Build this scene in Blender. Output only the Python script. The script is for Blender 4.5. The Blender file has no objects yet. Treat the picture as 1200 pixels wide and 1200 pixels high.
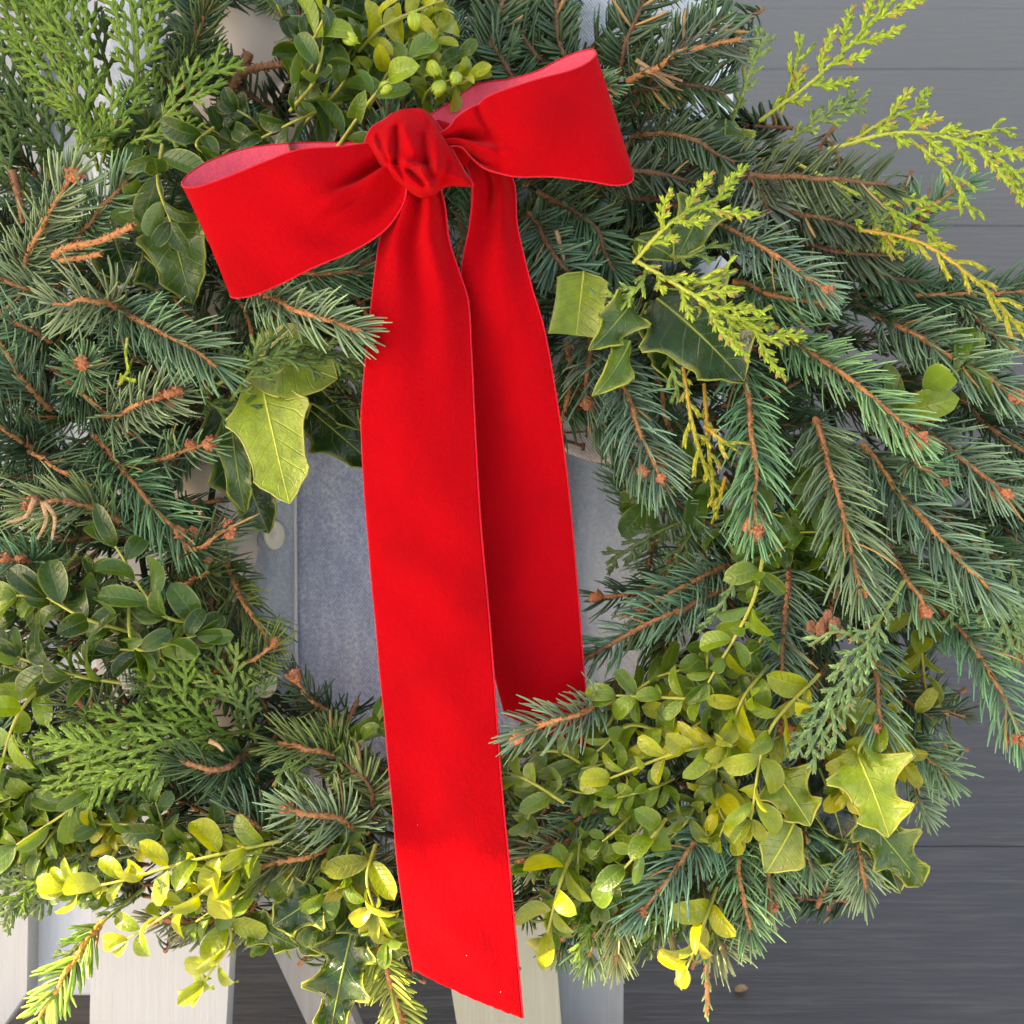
import bpy, math, random
import numpy as np
from mathutils import Matrix, Vector
random.seed(7)
rng = np.random.default_rng(7)
R = math.radians
scene = bpy.context.scene
col = scene.collection

# ------------------------------------------------------------------ camera, sky, sun
FOV = R(45); T = math.tan(FOV / 2); D = 0.724; PITCH = R(45); HC = 1.05
CAM = Vector((0, 0, HC))
FWD = Vector((0, math.cos(PITCH), -math.sin(PITCH)))
ORG = CAM + FWD * D                                   # middle of the wreath, on the camera axis
MW = Matrix.Translation(ORG) @ Matrix.Rotation(-PITCH, 4, 'X')   # frame of the reclined wreath: x right, y away, z up along it
cam = bpy.data.objects.new('camera', bpy.data.cameras.new('camera'))
col.objects.link(cam)
cam.location = CAM; cam.rotation_euler = (R(90) - PITCH, 0, 0)
cam.data.angle = FOV; cam.data.clip_start = 0.02; cam.data.clip_end = 400
cam.data.dof.use_dof = True; cam.data.dof.focus_distance = D - 0.09; cam.data.dof.aperture_fstop = 20.0
scene.camera = cam

SUN_EL = R(36); SUN_AZ = R(274)                       # azimuth from +Y clockwise
sdir = Vector((math.sin(SUN_AZ) * math.cos(SUN_EL), math.cos(SUN_AZ) * math.cos(SUN_EL), math.sin(SUN_EL)))
w = bpy.data.worlds.new("World"); scene.world = w; w.use_nodes = True
nt = w.node_tree; nt.nodes.clear()
sky = nt.nodes.new('ShaderNodeTexSky'); sky.sky_type = 'NISHITA'; sky.sun_disc = False
sky.sun_elevation = SUN_EL; sky.sun_rotation = SUN_AZ; sky.air_density = 1.0; sky.dust_density = 2.5; sky.ozone_density = 1.0
bg = nt.nodes.new('ShaderNodeBackground'); bg.inputs[1].default_value = 0.15
wo = nt.nodes.new('ShaderNodeOutputWorld')
nt.links.new(sky.outputs[0], bg.inputs[0]); nt.links.new(bg.outputs[0], wo.inputs[0])
sl = bpy.data.lights.new('sun', 'SUN'); sl.energy = 3.4; sl.angle = R(0.5); sl.color = (1.0, 0.93, 0.82)
so = bpy.data.objects.new('sun', sl); col.objects.link(so)
so.rotation_euler = sdir.to_track_quat('Z', 'Y').to_euler()
vs = scene.view_settings; vs.view_transform = 'Standard'; vs.look = 'None'; vs.gamma = 1; vs.exposure = 2.28
vs.use_white_balance = True; vs.white_balance_temperature = 9300; vs.white_balance_tint = 14
scene.cycles.max_bounces = 6; scene.cycles.transparent_max_bounces = 4

# ------------------------------------------------------------------ materials
def newmat(name):
    m = bpy.data.materials.new(name); m.use_nodes = True
    t = m.node_tree; t.nodes.clear()
    o = t.nodes.new('ShaderNodeOutputMaterial')
    return m, t, o
def N(t, typ, **kw):
    n = t.nodes.new(typ)
    for k, v in kw.items():
        if k.startswith('i_'): n.inputs[k[2:].replace('_', ' ')].default_value = v
        else: setattr(n, k, v)
    return n
def L(t, a, b): t.links.new(a, b)
def mixc(t, fac, a, b, blend='MIX'):
    n = t.nodes.new('ShaderNodeMix'); n.data_type = 'RGBA'; n.blend_type = blend
    for s, v in ((n.inputs[0], fac), (n.inputs[6], a), (n.inputs[7], b)):
        if isinstance(v, (int, float)): s.default_value = v
        elif isinstance(v, tuple): s.default_value = (*v[:3], 1)
        else: t.links.new(v, s)
    return n.outputs[2]
def ramp(t, src, stops):
    n = t.nodes.new('ShaderNodeValToRGB'); t.links.new(src, n.inputs[0])
    e = n.color_ramp.elements
    while len(e) > 1: e.remove(e[0])
    e[0].position = stops[0][0]; e[0].color = (*stops[0][1], 1)
    for p, c in stops[1:]:
        x = e.new(p); x.color = (*c, 1)
    return n.outputs[0]
def g3(v): return (v, v, v)
def noise(t, scale, detail=3, coord='Object', vec=None, rough=0.6):
    n = t.nodes.new('ShaderNodeTexNoise'); n.inputs['Scale'].default_value = scale
    n.inputs['Detail'].default_value = detail; n.inputs['Roughness'].default_value = rough
    if vec is None:
        tc = t.nodes.new('ShaderNodeTexCoord'); vec = tc.outputs[coord]
    t.links.new(vec, n.inputs['Vector']); return n.outputs[0]
def bump(t, h, strength, dist):
    b = t.nodes.new('ShaderNodeBump'); b.inputs['Strength'].default_value = strength; b.inputs['Distance'].default_value = dist
    t.links.new(h, b.inputs['Height']); return b.outputs[0]
def math1(t, op, a, b=None, clamp=False):
    n = t.nodes.new('ShaderNodeMath'); n.operation = op; n.use_clamp = clamp
    for i, v in enumerate((a, b)):
        if v is None: continue
        if isinstance(v, (int, float)): n.inputs[i].default_value = v
        else: t.links.new(v, n.inputs[i])
    return n.outputs[0]

def mat_needle(name, rough=0.38, trans=0.22):
    m, t, o = newmat(name)
    oi = t.nodes.new('ShaderNodeObjectInfo')
    at = N(t, 'ShaderNodeAttribute', attribute_name='tint')
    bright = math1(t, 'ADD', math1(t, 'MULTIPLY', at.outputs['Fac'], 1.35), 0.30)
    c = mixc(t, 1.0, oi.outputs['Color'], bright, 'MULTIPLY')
    dry = math1(t, 'GREATER_THAN', at.outputs['Fac'], 1.5)
    nz = noise(t, 350, 2)
    c = mixc(t, math1(t, 'MULTIPLY', nz, 0.15), c, (0.22, 0.34, 0.15))
    c = mixc(t, dry, c, (0.40, 0.24, 0.09))
    p = N(t, 'ShaderNodeBsdfPrincipled'); L(t, c, p.inputs['Base Color']); p.inputs['Roughness'].default_value = rough
    p.inputs['Specular IOR Level'].default_value = 0.35
    tr = t.nodes.new('ShaderNodeBsdfTranslucent')
    L(t, mixc(t, 1.0, c, (1.5, 1.5, 0.5), 'MULTIPLY'), tr.inputs['Color'])
    mx = t.nodes.new('ShaderNodeMixShader'); mx.inputs[0].default_value = trans
    L(t, p.outputs[0], mx.inputs[1]); L(t, tr.outputs[0], mx.inputs[2]); L(t, mx.outputs[0], o.inputs[0])
    return m
def mat_leaf(name, rough=0.3, trans=0.3, edge=(0.55, 0.60, 0.16), spot=False):
    m, t, o = newmat(name)
    oi = t.nodes.new('ShaderNodeObjectInfo')
    nz = noise(t, 90, 4)
    br = math1(t, 'ADD', math1(t, 'MULTIPLY', nz, 1.2), 0.30)
    c = mixc(t, 1.0, oi.outputs['Color'], br, 'MULTIPLY')
    rib = N(t, 'ShaderNodeAttribute', attribute_name='rib').outputs['Fac']
    c = mixc(t, math1(t, 'MULTIPLY', rib, 0.6), c, mixc(t, 1.0, c, (0.14, 0.15, 0.04), 'ADD'))
    lu = N(t, 'ShaderNodeAttribute', attribute_name='lu').outputs['Fac']; lv = N(t, 'ShaderNodeAttribute', attribute_name='lv').outputs['Fac']
    vf = math1(t, 'FRACT', math1(t, 'MULTIPLY', math1(t, 'SUBTRACT', lu, math1(t, 'MULTIPLY', math1(t, 'ABSOLUTE', lv), 0.22)), 7.0))
    vline = ramp(t, math1(t, 'ABSOLUTE', math1(t, 'SUBTRACT', vf, 0.5)), [(0.0, g3(1)), (0.07, g3(0))])
    c = mixc(t, math1(t, 'MULTIPLY', vline, 0.30 if spot else 0.10), c, mixc(t, 1.0, c, (0.10, 0.11, 0.03), 'ADD'))
    ed = N(t, 'ShaderNodeAttribute', attribute_name='edge').outputs['Fac']
    c = mixc(t, math1(t, 'MULTIPLY', ed, 0.8), c, edge)
    n2 = noise(t, 260 if spot else 420, 2)
    sp = ramp(t, n2, [(0.70, g3(0)), (0.76, g3(1))])
    c = mixc(t, math1(t, 'MULTIPLY', sp, 0.5), c, (0.20, 0.12, 0.03))
    geo = t.nodes.new('ShaderNodeNewGeometry')
    cb = mixc(t, 0.45, c, (0.16, 0.26, 0.07))
    c = mixc(t, geo.outputs['Backfacing'], c, cb)
    p = N(t, 'ShaderNodeBsdfPrincipled'); L(t, c, p.inputs['Base Color'])
    L(t, math1(t, 'ADD', math1(t, 'MULTIPLY', nz, 0.25), rough - 0.1), p.inputs['Roughness'])
    vt = noise(t, 520, 3)
    L(t, bump(t, math1(t, 'ADD', math1(t, 'SUBTRACT', math1(t, 'MULTIPLY', vt, 0.3), math1(t, 'MULTIPLY', vline, 0.35)), noise(t, 130, 3)), 0.6, 0.0012), p.inputs['Normal'])
    tr = t.nodes.new('ShaderNodeBsdfTranslucent')
    L(t, mixc(t, 1.0, c, (1.8, 1.7, 0.4), 'MULTIPLY'), tr.inputs['Color'])
    mx = t.nodes.new('ShaderNodeMixShader'); mx.inputs[0].default_value = trans
    L(t, p.outputs[0], mx.inputs[1]); L(t, tr.outputs[0], mx.inputs[2]); L(t, mx.outputs[0], o.inputs[0])
    return m
def mat_bark(name, a, b, rough=0.75, scale=500, objcol=False):
    m, t, o = newmat(name)
    nz = noise(t, scale, 4)
    c = mixc(t, ramp(t, nz, [(0.35, g3(0)), (0.65, g3(1))]), a, b)
    if objcol:
        c = mixc(t, 1.0, c, t.nodes.new('ShaderNodeObjectInfo').outputs['Color'], 'MULTIPLY')
    p = N(t, 'ShaderNodeBsdfPrincipled'); L(t, c, p.inputs['Base Color']); p.inputs['Roughness'].default_value = rough
    L(t, bump(t, nz, 0.8, 0.0012), p.inputs['Normal']); L(t, p.outputs[0], o.inputs[0]); return m
def mat_velvet(name, base, sheen=0.6, tint=(1, 0.25, 0.3)):
    m, t, o = newmat(name)
    nz = noise(t, 14, 3); fine = noise(t, 1500, 3); pile = noise(t, 420, 4, rough=0.8)
    c = mixc(t, ramp(t, nz, [(0.3, g3(0)), (0.7, g3(1))]), tuple(x * 0.90 for x in base), base)
    crush = noise(t, 21, 2); c = mixc(t, ramp(t, crush, [(0.53, g3(0)), (0.70, g3(0.5))]), c, tuple(x * 0.55 for x in base))
    c = mixc(t, math1(t, 'MULTIPLY', fine, 0.35), c, tuple(min(1, x * 0.45) for x in base))
    c = mixc(t, ramp(t, pile, [(0.42, g3(0.45)), (0.6, g3(0))]), c, tuple(x * 0.72 for x in base))
    p = N(t, 'ShaderNodeBsdfPrincipled'); L(t, c, p.inputs['Base Color']); p.inputs['Roughness'].default_value = 0.9
    p.inputs['Specular IOR Level'].default_value = 0.08
    L(t, ramp(t, noise(t, 34, 5, rough=0.7), [(0.35, g3(sheen * 0.15)), (0.65, g3(sheen * 1.7))]), p.inputs['Sheen Weight']); p.inputs['Sheen Roughness'].default_value = 0.35; p.inputs['Sheen Tint'].default_value = (*tint, 1)
    h = math1(t, 'ADD', fine, math1(t, 'MULTIPLY', noise(t, 200, 4), 1.6))
    L(t, bump(t, h, 0.6, 0.0009), p.inputs['Normal']); L(t, p.outputs[0], o.inputs[0]); return m
def mat_denim(name, dark, mid, pale, lines=1.0, scale=1.0):
    m, t, o = newmat(name)
    tc = t.nodes.new('ShaderNodeTexCoord')
    mp = t.nodes.new('ShaderNodeMapping'); mp.inputs['Rotation'].default_value = (0, R(38), 0); L(t, tc.outputs['Object'], mp.inputs[0])
    wv = t.nodes.new('ShaderNodeTexWave'); wv.bands_direction = 'X'; wv.inputs['Scale'].default_value = 200 * scale
    wv.inputs['Distortion'].default_value = 1.2; wv.inputs['Detail'].default_value = 2; wv.inputs['Detail Scale'].default_value = 2
    L(t, mp.outputs[0], wv.inputs['Vector'])
    st = t.nodes.new('ShaderNodeMapping'); st.inputs['Scale'].default_value = (3, 1, 0.8); L(t, tc.outputs['Object'], st.inputs[0])
    fade = noise(t, 26, 6, vec=st.outputs[0], rough=0.7)
    spk = noise(t, 420, 4, rough=0.8)
    a = ramp(t, fade, [(0.30, dark), (0.50, mid), (0.70, pale)])
    c = mixc(t, math1(t, 'MULTIPLY', wv.outputs['Color'], 0.6 * lines), a, pale)
    c = mixc(t, ramp(t, spk, [(0.40, g3(0.7)), (0.62, g3(0))]), c, dark)
    p = N(t, 'ShaderNodeBsdfPrincipled'); L(t, c, p.inputs['Base Color']); p.inputs['Roughness'].default_value = 0.9
    p.inputs['Specular IOR Level'].default_value = 0.15; p.inputs['Sheen Weight'].default_value = 0.15
    h = math1(t, 'ADD', wv.outputs['Fac'] if 'Fac' in wv.outputs else wv.outputs[1], spk)
    L(t, bump(t, h, 0.5, 0.0006), p.inputs['Normal']); L(t, p.outputs[0], o.inputs[0]); return m
def mat_plain(name, c0, rough=0.5, var=0.12, scale=40, bmp=0.3, bd=0.0006, metal=0.0, objcol=False):
    m, t, o = newmat(name)
    nz = noise(t, scale, 5)
    c = mixc(t, nz, tuple(x * (1 - var) for x in c0), tuple(min(1, x * (1 + var)) for x in c0))
    if objcol: c = mixc(t, 1.0, c, t.nodes.new('ShaderNodeObjectInfo').outputs['Color'], 'MULTIPLY')
    p = N(t, 'ShaderNodeBsdfPrincipled'); L(t, c, p.inputs['Base Color']); p.inputs['Roughness'].default_value = rough; p.inputs['Metallic'].default_value = metal
    L(t, bump(t, noise(t, scale * 8, 3), bmp, bd), p.inputs['Normal']); L(t, p.outputs[0], o.inputs[0]); return m
def mat_board():
    m, t, o = newmat('grey_deck_board')
    tc = t.nodes.new('ShaderNodeTexCoord')
    oi = t.nodes.new('ShaderNodeObjectInfo')
    mp = t.nodes.new('ShaderNodeMapping'); mp.inputs['Scale'].default_value = (1.0, 14, 1); L(t, tc.outputs['Object'], mp.inputs[0])
    L(t, oi.outputs['Random'], mp.inputs['Location'])
    off = t.nodes.new('ShaderNodeCombineXYZ'); L(t, math1(t, 'MULTIPLY', oi.outputs['Random'], 37.0), off.inputs[0]); L(t, off.outputs[0], mp.inputs['Location'])
    g = noise(t, 7, 6, vec=mp.outputs[0], rough=0.65)
    mp2 = t.nodes.new('ShaderNodeMapping'); mp2.inputs['Scale'].default_value = (2.2, 60, 1); L(t, tc.outputs['Object'], mp2.inputs[0]); L(t, off.outputs[0], mp2.inputs['Location'])
    g2 = noise(t, 5, 5, vec=mp2.outputs[0], rough=0.7)
    h = math1(t, 'ADD', math1(t, 'MULTIPLY', g2, 0.55), math1(t, 'MULTIPLY', g, 0.6))
    big = noise(t, 2.2, 3)
    c = ramp(t, h, [(0.36, (0.016, 0.011, 0.009)), (0.55, (0.030, 0.023, 0.019)), (0.72, (0.070, 0.056, 0.047))])
    c = mixc(t, math1(t, 'MULTIPLY', big, 0.25), c, (0.036, 0.028, 0.023))
    p = N(t, 'ShaderNodeBsdfPrincipled'); L(t, c, p.inputs['Base Color'])
    L(t, math1(t, 'ADD', math1(t, 'MULTIPLY', g, 0.2), 0.34), p.inputs['Roughness'])
    p.inputs['Specular IOR Level'].default_value = 0.85
    L(t, bump(t, h, 0.6, 0.0025), p.inputs['Normal']); L(t, p.outputs[0], o.inputs[0]); return m

M_needle = mat_needle('spruce_needle'); M_fir = mat_needle('fir_needle', 0.32, 0.1); M_cedar = mat_needle('cedar_scale', 0.5, 0.25)
M_box = mat_leaf('boxwood_leaf', 0.30, 0.24, edge=(0.30, 0.34, 0.10)); M_holly = mat_leaf('holly_leaf', 0.2, 0.18, edge=(0.55, 0.55, 0.14), spot=True)
M_twig = mat_bark('orange_brown_twig', (0.52, 0.22, 0.075), (0.30, 0.12, 0.05), objcol=True)
M_bud = mat_bark('bud_scale', (0.62, 0.22, 0.09), (0.32, 0.10, 0.05), scale=900, objcol=True)
M_stem = mat_plain('green_stem', (0.24, 0.26, 0.06), 0.5, 0.3, 300, objcol=True)
M_red = mat_velvet('red_velvet', (0.43, 0.0008, 0.005), 0.22, (1, 0.12, 0.12))
M_back = mat_velvet('ribbon_backing', (0.85, 0.10, 0.15), 0.6, (1, 0.4, 0.45))
M_edge = mat_velvet('ribbon_edge', (0.66, 0.015, 0.03), 0.5, (1, 0.4, 0.4))
M_den = mat_denim('faded_blue_denim', (0.27, 0.31, 0.46), (0.52, 0.56, 0.70), (0.86, 0.87, 0.90))
M_denl = mat_denim('light_wash_denim', (0.54, 0.64, 0.76), (0.76, 0.83, 0.90), (0.88, 0.90, 0.93), 0.5)
M_denp = mat_denim('pale_denim_placket', (0.45, 0.52, 0.64), (0.78, 0.80, 0.82), (0.90, 0.90, 0.88), 0.35)
M_flap = mat_denim('bounce_pink_twill', (0.50, 0.40, 0.35), (0.66, 0.56, 0.50), (0.78, 0.72, 0.66), 0.9)  # pink is the red ribbon's bounced light, put into the cloth colour
M_cream = mat_plain('cream_cloth', (0.86, 0.74, 0.62), 0.9, 0.06, 30, 0.4, 0.0005)
M_thread = mat_plain('brown_thread', (0.12, 0.05, 0.03), 0.9)
M_palethread = mat_plain('pale_thread', (0.85, 0.83, 0.79), 0.9)
M_button = mat_plain('cream_button', (0.97, 0.88, 0.66), 0.3, 0.05, 60, 0.1)
M_gold = mat_plain('gold_metal', (0.85, 0.62, 0.25), 0.25, 0.05, 60, 0.1, metal=1.0)
def mat_paint():
    m, t, o = newmat('painted_wood')
    tc = t.nodes.new('ShaderNodeTexCoord'); mp = t.nodes.new('ShaderNodeMapping'); mp.inputs['Scale'].default_value = (60, 60, 2.5); L(t, tc.outputs['Object'], mp.inputs[0])
    g = noise(t, 3, 5, vec=mp.outputs[0], rough=0.7); dirt = noise(t, 9, 5, rough=0.75)
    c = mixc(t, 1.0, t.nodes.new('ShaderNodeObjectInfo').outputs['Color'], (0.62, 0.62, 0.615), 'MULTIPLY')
    c = mixc(t, ramp(t, g, [(0.35, g3(0.22)), (0.55, g3(0))]), c, (0.40, 0.38, 0.35))
    c = mixc(t, ramp(t, dirt, [(0.60, g3(0)), (0.75, g3(0.30))]), c, (0.36, 0.33, 0.28))
    p = N(t, 'ShaderNodeBsdfPrincipled'); L(t, c, p.inputs['Base Color']); p.inputs['Roughness'].default_value = 0.5
    L(t, bump(t, g, 0.5, 0.0012), p.inputs['Normal']); L(t, p.outputs[0], o.inputs[0]); return m
M_paint = mat_paint()
M_pod = mat_plain('green_seed_pod', (0.22, 0.30, 0.02), 0.4, 0.25, 200, 0.3, objcol=True)
M_board = mat_board()
M_bounce = mat_plain('pale_bounce_paving', (0.50, 0.45, 0.38), 0.85, 0.15, 3)  # unseen pale ground, added to throw sunlight back up at the wreath
M_wood = mat_plain('pergola_timber', (0.45, 0.40, 0.34), 0.7, 0.2, 10)
M_lint = mat_plain('white_lint', (0.9, 0.85, 0.85), 0.9)
M_moss = mat_plain('dark_moss', (0.03, 0.04, 0.018), 0.95, 0.5, 80, 0.8, 0.004)

# ------------------------------------------------------------------ geometry helpers
def P(px, py, d=0.0):
    k = T * (D + d) / 600.0
    return np.array(((px - 600) * k, d, -(py - 600) * k))
def nrm(a):
    a = np.asarray(a, float); return a / (np.linalg.norm(a, axis=-1, keepdims=True) + 1e-12)
class Geo:
    def __init__(s): s.v = []; s.q = []; s.t = []; s.a = []; s.n = 0
    def add(s, v, q=None, t=None, a=None):
        v = np.asarray(v, float).reshape(-1, 3); k = len(v)
        s.v.append(v)
        if q is not None and len(q): s.q.append(np.asarray(q, int).reshape(-1, 4) + s.n)
        if t is not None and len(t): s.t.append(np.asarray(t, int).reshape(-1, 3) + s.n)
        s.a.append(np.full(k, 0.5) if a is None else np.broadcast_to(np.asarray(a, float).reshape(-1), (k,)) if np.size(a) in (1, k) else np.resize(a, k))
        s.n += k
    def tubes(s, C, Rd, S=4, ref=None, wf=1.0, hf=1.0, tint=None):
        C = np.asarray(C, float)
        if C.ndim == 2: C = C[None]
        n, K, _ = C.shape
        Rd = np.broadcast_to(np.asarray(Rd, float), (n, K))
        tg = np.empty_like(C); tg[:, 1:-1] = C[:, 2:] - C[:, :-2]; tg[:, 0] = C[:, 1] - C[:, 0]; tg[:, -1] = C[:, -1] - C[:, -2]
        tg = nrm(tg)
        ref = np.array([0.05, -1, 0.02]) if ref is None else np.asarray(ref, float)
        if ref.ndim == 1: ref = np.broadcast_to(ref, (n, 3))
        sd = nrm(np.cross(tg, ref[:, None, :])); up = np.cross(sd, tg)
        an = np.arange(S) / S * 2 * np.pi
        V = C[:, :, None, :] + Rd[:, :, None, None] * (np.cos(an)[None, None, :, None] * sd[:, :, None, :] * wf + np.sin(an)[None, None, :, None] * up[:, :, None, :] * hf)
        base = np.arange(n)[:, None, None] * (K * S) + np.arange(K - 1)[None, :, None] * S
        j = np.arange(S)[None, None, :]; j2 = (j + 1) % S
        q = np.stack([base + j, base + j2, base + S + j2, base + S + j], -1).reshape(-1, 4)
        a = None if tint is None else (np.repeat(np.asarray(tint, float).reshape(-1), S) if np.ndim(tint) == 2 else np.repeat(np.asarray(tint, float).reshape(-1), K * S))
        s.add(V.reshape(-1, 3), q=q, a=a)
    def grid(s, V, a=None):                       # V (m,n,3)
        m, n, _ = V.shape
        i = np.arange(m - 1)[:, None] * n; j = np.arange(n - 1)[None]
        q = np.stack([i + j, i + j + 1, i + n + j + 1, i + n + j], -1).reshape(-1, 4)
        s.add(V, q=q, a=a)
    def box(s, lo, hi):
        x0, y0, z0 = lo; x1, y1, z1 = hi
        v = [(x0,y0,z0),(x1,y0,z0),(x1,y1,z0),(x0,y1,z0),(x0,y0,z1),(x1,y0,z1),(x1,y1,z1),(x0,y1,z1)]
        s.add(v, q=[(0,3,2,1),(4,5,6,7),(0,1,5,4),(1,2,6,5),(2,3,7,6),(3,0,4,7)])
    def ball(s, c, r, nu=8, nv=6, sc=(1, 1, 1), jit=0.0, tint=0.5, rot=None):
        u = np.arange(nu) / nu * 2 * np.pi; vv = (np.arange(1, nv)) / nv * np.pi
        pts = [(0, 0, 1.0)] + [(math.sin(b) * math.cos(a_), math.sin(b) * math.sin(a_), math.cos(b)) for b in vv for a_ in u] + [(0, 0, -1.0)]
        pts = np.array(pts) * (1 + jit * (rng.random((len(pts), 1)) - 0.5)) * np.array(sc) * r
        if rot is not None: pts = pts @ np.asarray(rot).T
        t = []; q = []
        for k in range(nu):
            t.append((0, 1 + k, 1 + (k + 1) % nu)); b = 1 + (nv - 2) * nu
            t.append((len(pts) - 1, b + (k + 1) % nu, b + k))
            for i in range(nv - 2):
                o = 1 + i * nu; q.append((o + k, o + nu + k, o + nu + (k + 1) % nu, o + (k + 1) % nu))
        s.add(pts + np.asarray(c), q=q, t=t, a=tint)
    def mesh(s, name, mats, smooth=True, attr=True, extra=None):
        v = np.concatenate(s.v) if s.v else np.zeros((0, 3))
        q = np.concatenate(s.q) if s.q else np.zeros((0, 4), int); t = np.concatenate(s.t) if s.t else np.zeros((0, 3), int)
        me = bpy.data.meshes.new(name)
        me.vertices.add(len(v)); me.vertices.foreach_set('co', v.astype(np.float32).ravel())
        me.loops.add(q.size + t.size); me.loops.foreach_set('vertex_index', np.concatenate([q.ravel(), t.ravel()]).astype(np.int32))
        me.polygons.add(len(q) + len(t))
        me.polygons.foreach_set('loop_start', np.concatenate([np.arange(len(q)) * 4, q.size + np.arange(len(t)) * 3]).astype(np.int32))
        me.polygons.foreach_set('use_smooth', np.full(len(q) + len(t), bool(smooth)))
        me.update(calc_edges=True)
        if attr and s.a:
            at = me.attributes.new('tint', 'FLOAT', 'POINT'); at.data.foreach_set('value', np.concatenate(s.a).astype(np.float32))
        for m in (mats if isinstance(mats, (list, tuple)) else [mats]): me.materials.append(m)
        return me

def link(name, me, parent=None, loc=(0, 0, 0), kind=None, color=None, mat4=None):
    o = bpy.data.objects.new(name, me); col.objects.link(o)
    if parent is not None: o.parent = parent
    if mat4 is not None: o.matrix_local = mat4
    else: o.location = tuple(loc)
    if kind: o['kind'] = kind
    if color is not None: o.color = (*color[:3], 1)
    return o
def tag(o, label, cat=None, group=None):
    o['label'] = label
    if cat: o['category'] = cat
    if group: o['group'] = group
    return o
def wroot(name, locW, label, cat):                # an Empty tilted like the wreath
    o = bpy.data.objects.new(name, None); col.objects.link(o); o.empty_display_size = 0.05
    o.matrix_world = MW @ Matrix.Translation(Vector([float(x) for x in locW]))
    return tag(o, label, cat)
def crom(pts, n):
    pts = np.asarray(pts, float)
    if len(pts) == 2: return pts[0] + (pts[1] - pts[0]) * np.linspace(0, 1, n)[:, None]
    d = np.r_[0, np.cumsum(np.linalg.norm(np.diff(pts, axis=0), axis=1) + 1e-9)]; d /= d[-1]
    m = np.gradient(pts, d, axis=0) if len(pts) > 2 else None
    for i in range(1, len(pts) - 1):
        m[i] = (pts[i + 1] - pts[i - 1]) / (d[i + 1] - d[i - 1])
    u = np.linspace(0, 1, n); k = np.clip(np.searchsorted(d, u, 'right') - 1, 0, len(pts) - 2)
    h = (d[k + 1] - d[k]); x = ((u - d[k]) / h)[:, None]; h = h[:, None]
    return ((2*x**3 - 3*x**2 + 1) * pts[k] + (x**3 - 2*x**2 + x) * h * m[k] + (-2*x**3 + 3*x**2) * pts[k + 1] + (x**3 - x**2) * h * m[k + 1])
def patch(e0, e1, m, n, off=None):                # loft between two edge curves, m along, n across; off(u along, v across)->y offset
    a = crom(e0, m); b = crom(e1, m)
    v = np.linspace(0, 1, n)[None, :, None]
    V = a[:, None, :] * (1 - v) + b[:, None, :] * v
    if off is not None:
        U, W_ = np.meshgrid(np.linspace(0, 1, m), np.linspace(0, 1, n), indexing='ij')
        V[..., 1] += off(U, W_)
    return V
def vnoise(p, sc, seed=0):                        # cheap smooth noise from sines
    p = np.asarray(p) * sc; r = np.random.default_rng(seed)
    out = 0
    for k in range(5):
        a = r.normal(size=3); ph = r.random() * 6.28
        out = out + np.sin(p @ a * (1 + 0.6 * k) + ph) / (1 + 0.5 * k)
    return out / 2.6

# ------------------------------------------------------------------ the setting: deck floor of boards, pale paving added beneath to bounce sunlight
ground = Geo(); ground.grid(np.array([[(-40, -40, -0.104), (40, -40, -0.104)], [(-40, 40, -0.104), (40, 40, -0.104)]], float))
link('bounce_paving', ground.mesh('bounce_paving', M_bounce, smooth=False), kind='structure')
BW = 0.27; SEAM = 1.86 * HC
deck = bpy.data.objects.new('deck_floor', None); col.objects.link(deck); deck['kind'] = 'structure'; deck['label'] = 'dark grey wood-grained deck floor'
bb = Geo()
w2 = BW / 2 - 0.00025
prof = [(-w2, -0.022), (-w2, -0.0005), (-w2 + 0.0009, 0), (w2 - 0.0009, 0), (w2, -0.0005), (w2, -0.022)]
V = np.array([[(x, y, z) for (y, z) in prof] for x in (-2.4, 2.4)])
bb.grid(V.transpose(1, 0, 2)[:, ::-1, :])
bme = bb.mesh('board', M_board, smooth=False, attr=False)
k0 = -8
for k in range(k0, 12):
    link('board', bme, deck, (0.01 * (k % 3), SEAM + (k + 0.5) * BW, 0.0003 * (k % 2)))
under = Geo(); under.box((-2.4, SEAM + k0 * BW, -0.10), (2.4, SEAM + 12 * BW, -0.03))
link('deck_joists', under.mesh('deck_joists', M_wood, smooth=False, attr=False), deck)

# wall added out of frame on the left to block the sun: beyond its end everything stands in its shade, only the foot of the wreath gets the sun
edge = MW @ Vector([float(x) for x in P(545, 1015, -0.08)])
WX = -1.5; WY = edge.y + (edge.x - WX) / -sdir.x * sdir.y
wg = Geo(); wg.box((WX - 0.12, WY, -0.1), (WX, 5.0, 2.6))
wo_ = link('sun_block_wall', wg.mesh('sun_block_wall', M_paint, smooth=False, attr=False), color=(0.9, 0.88, 0.85))
tag(wo_, 'added white wall out of frame, blocks the sun from all but the wreath foot', 'wall')

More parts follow.
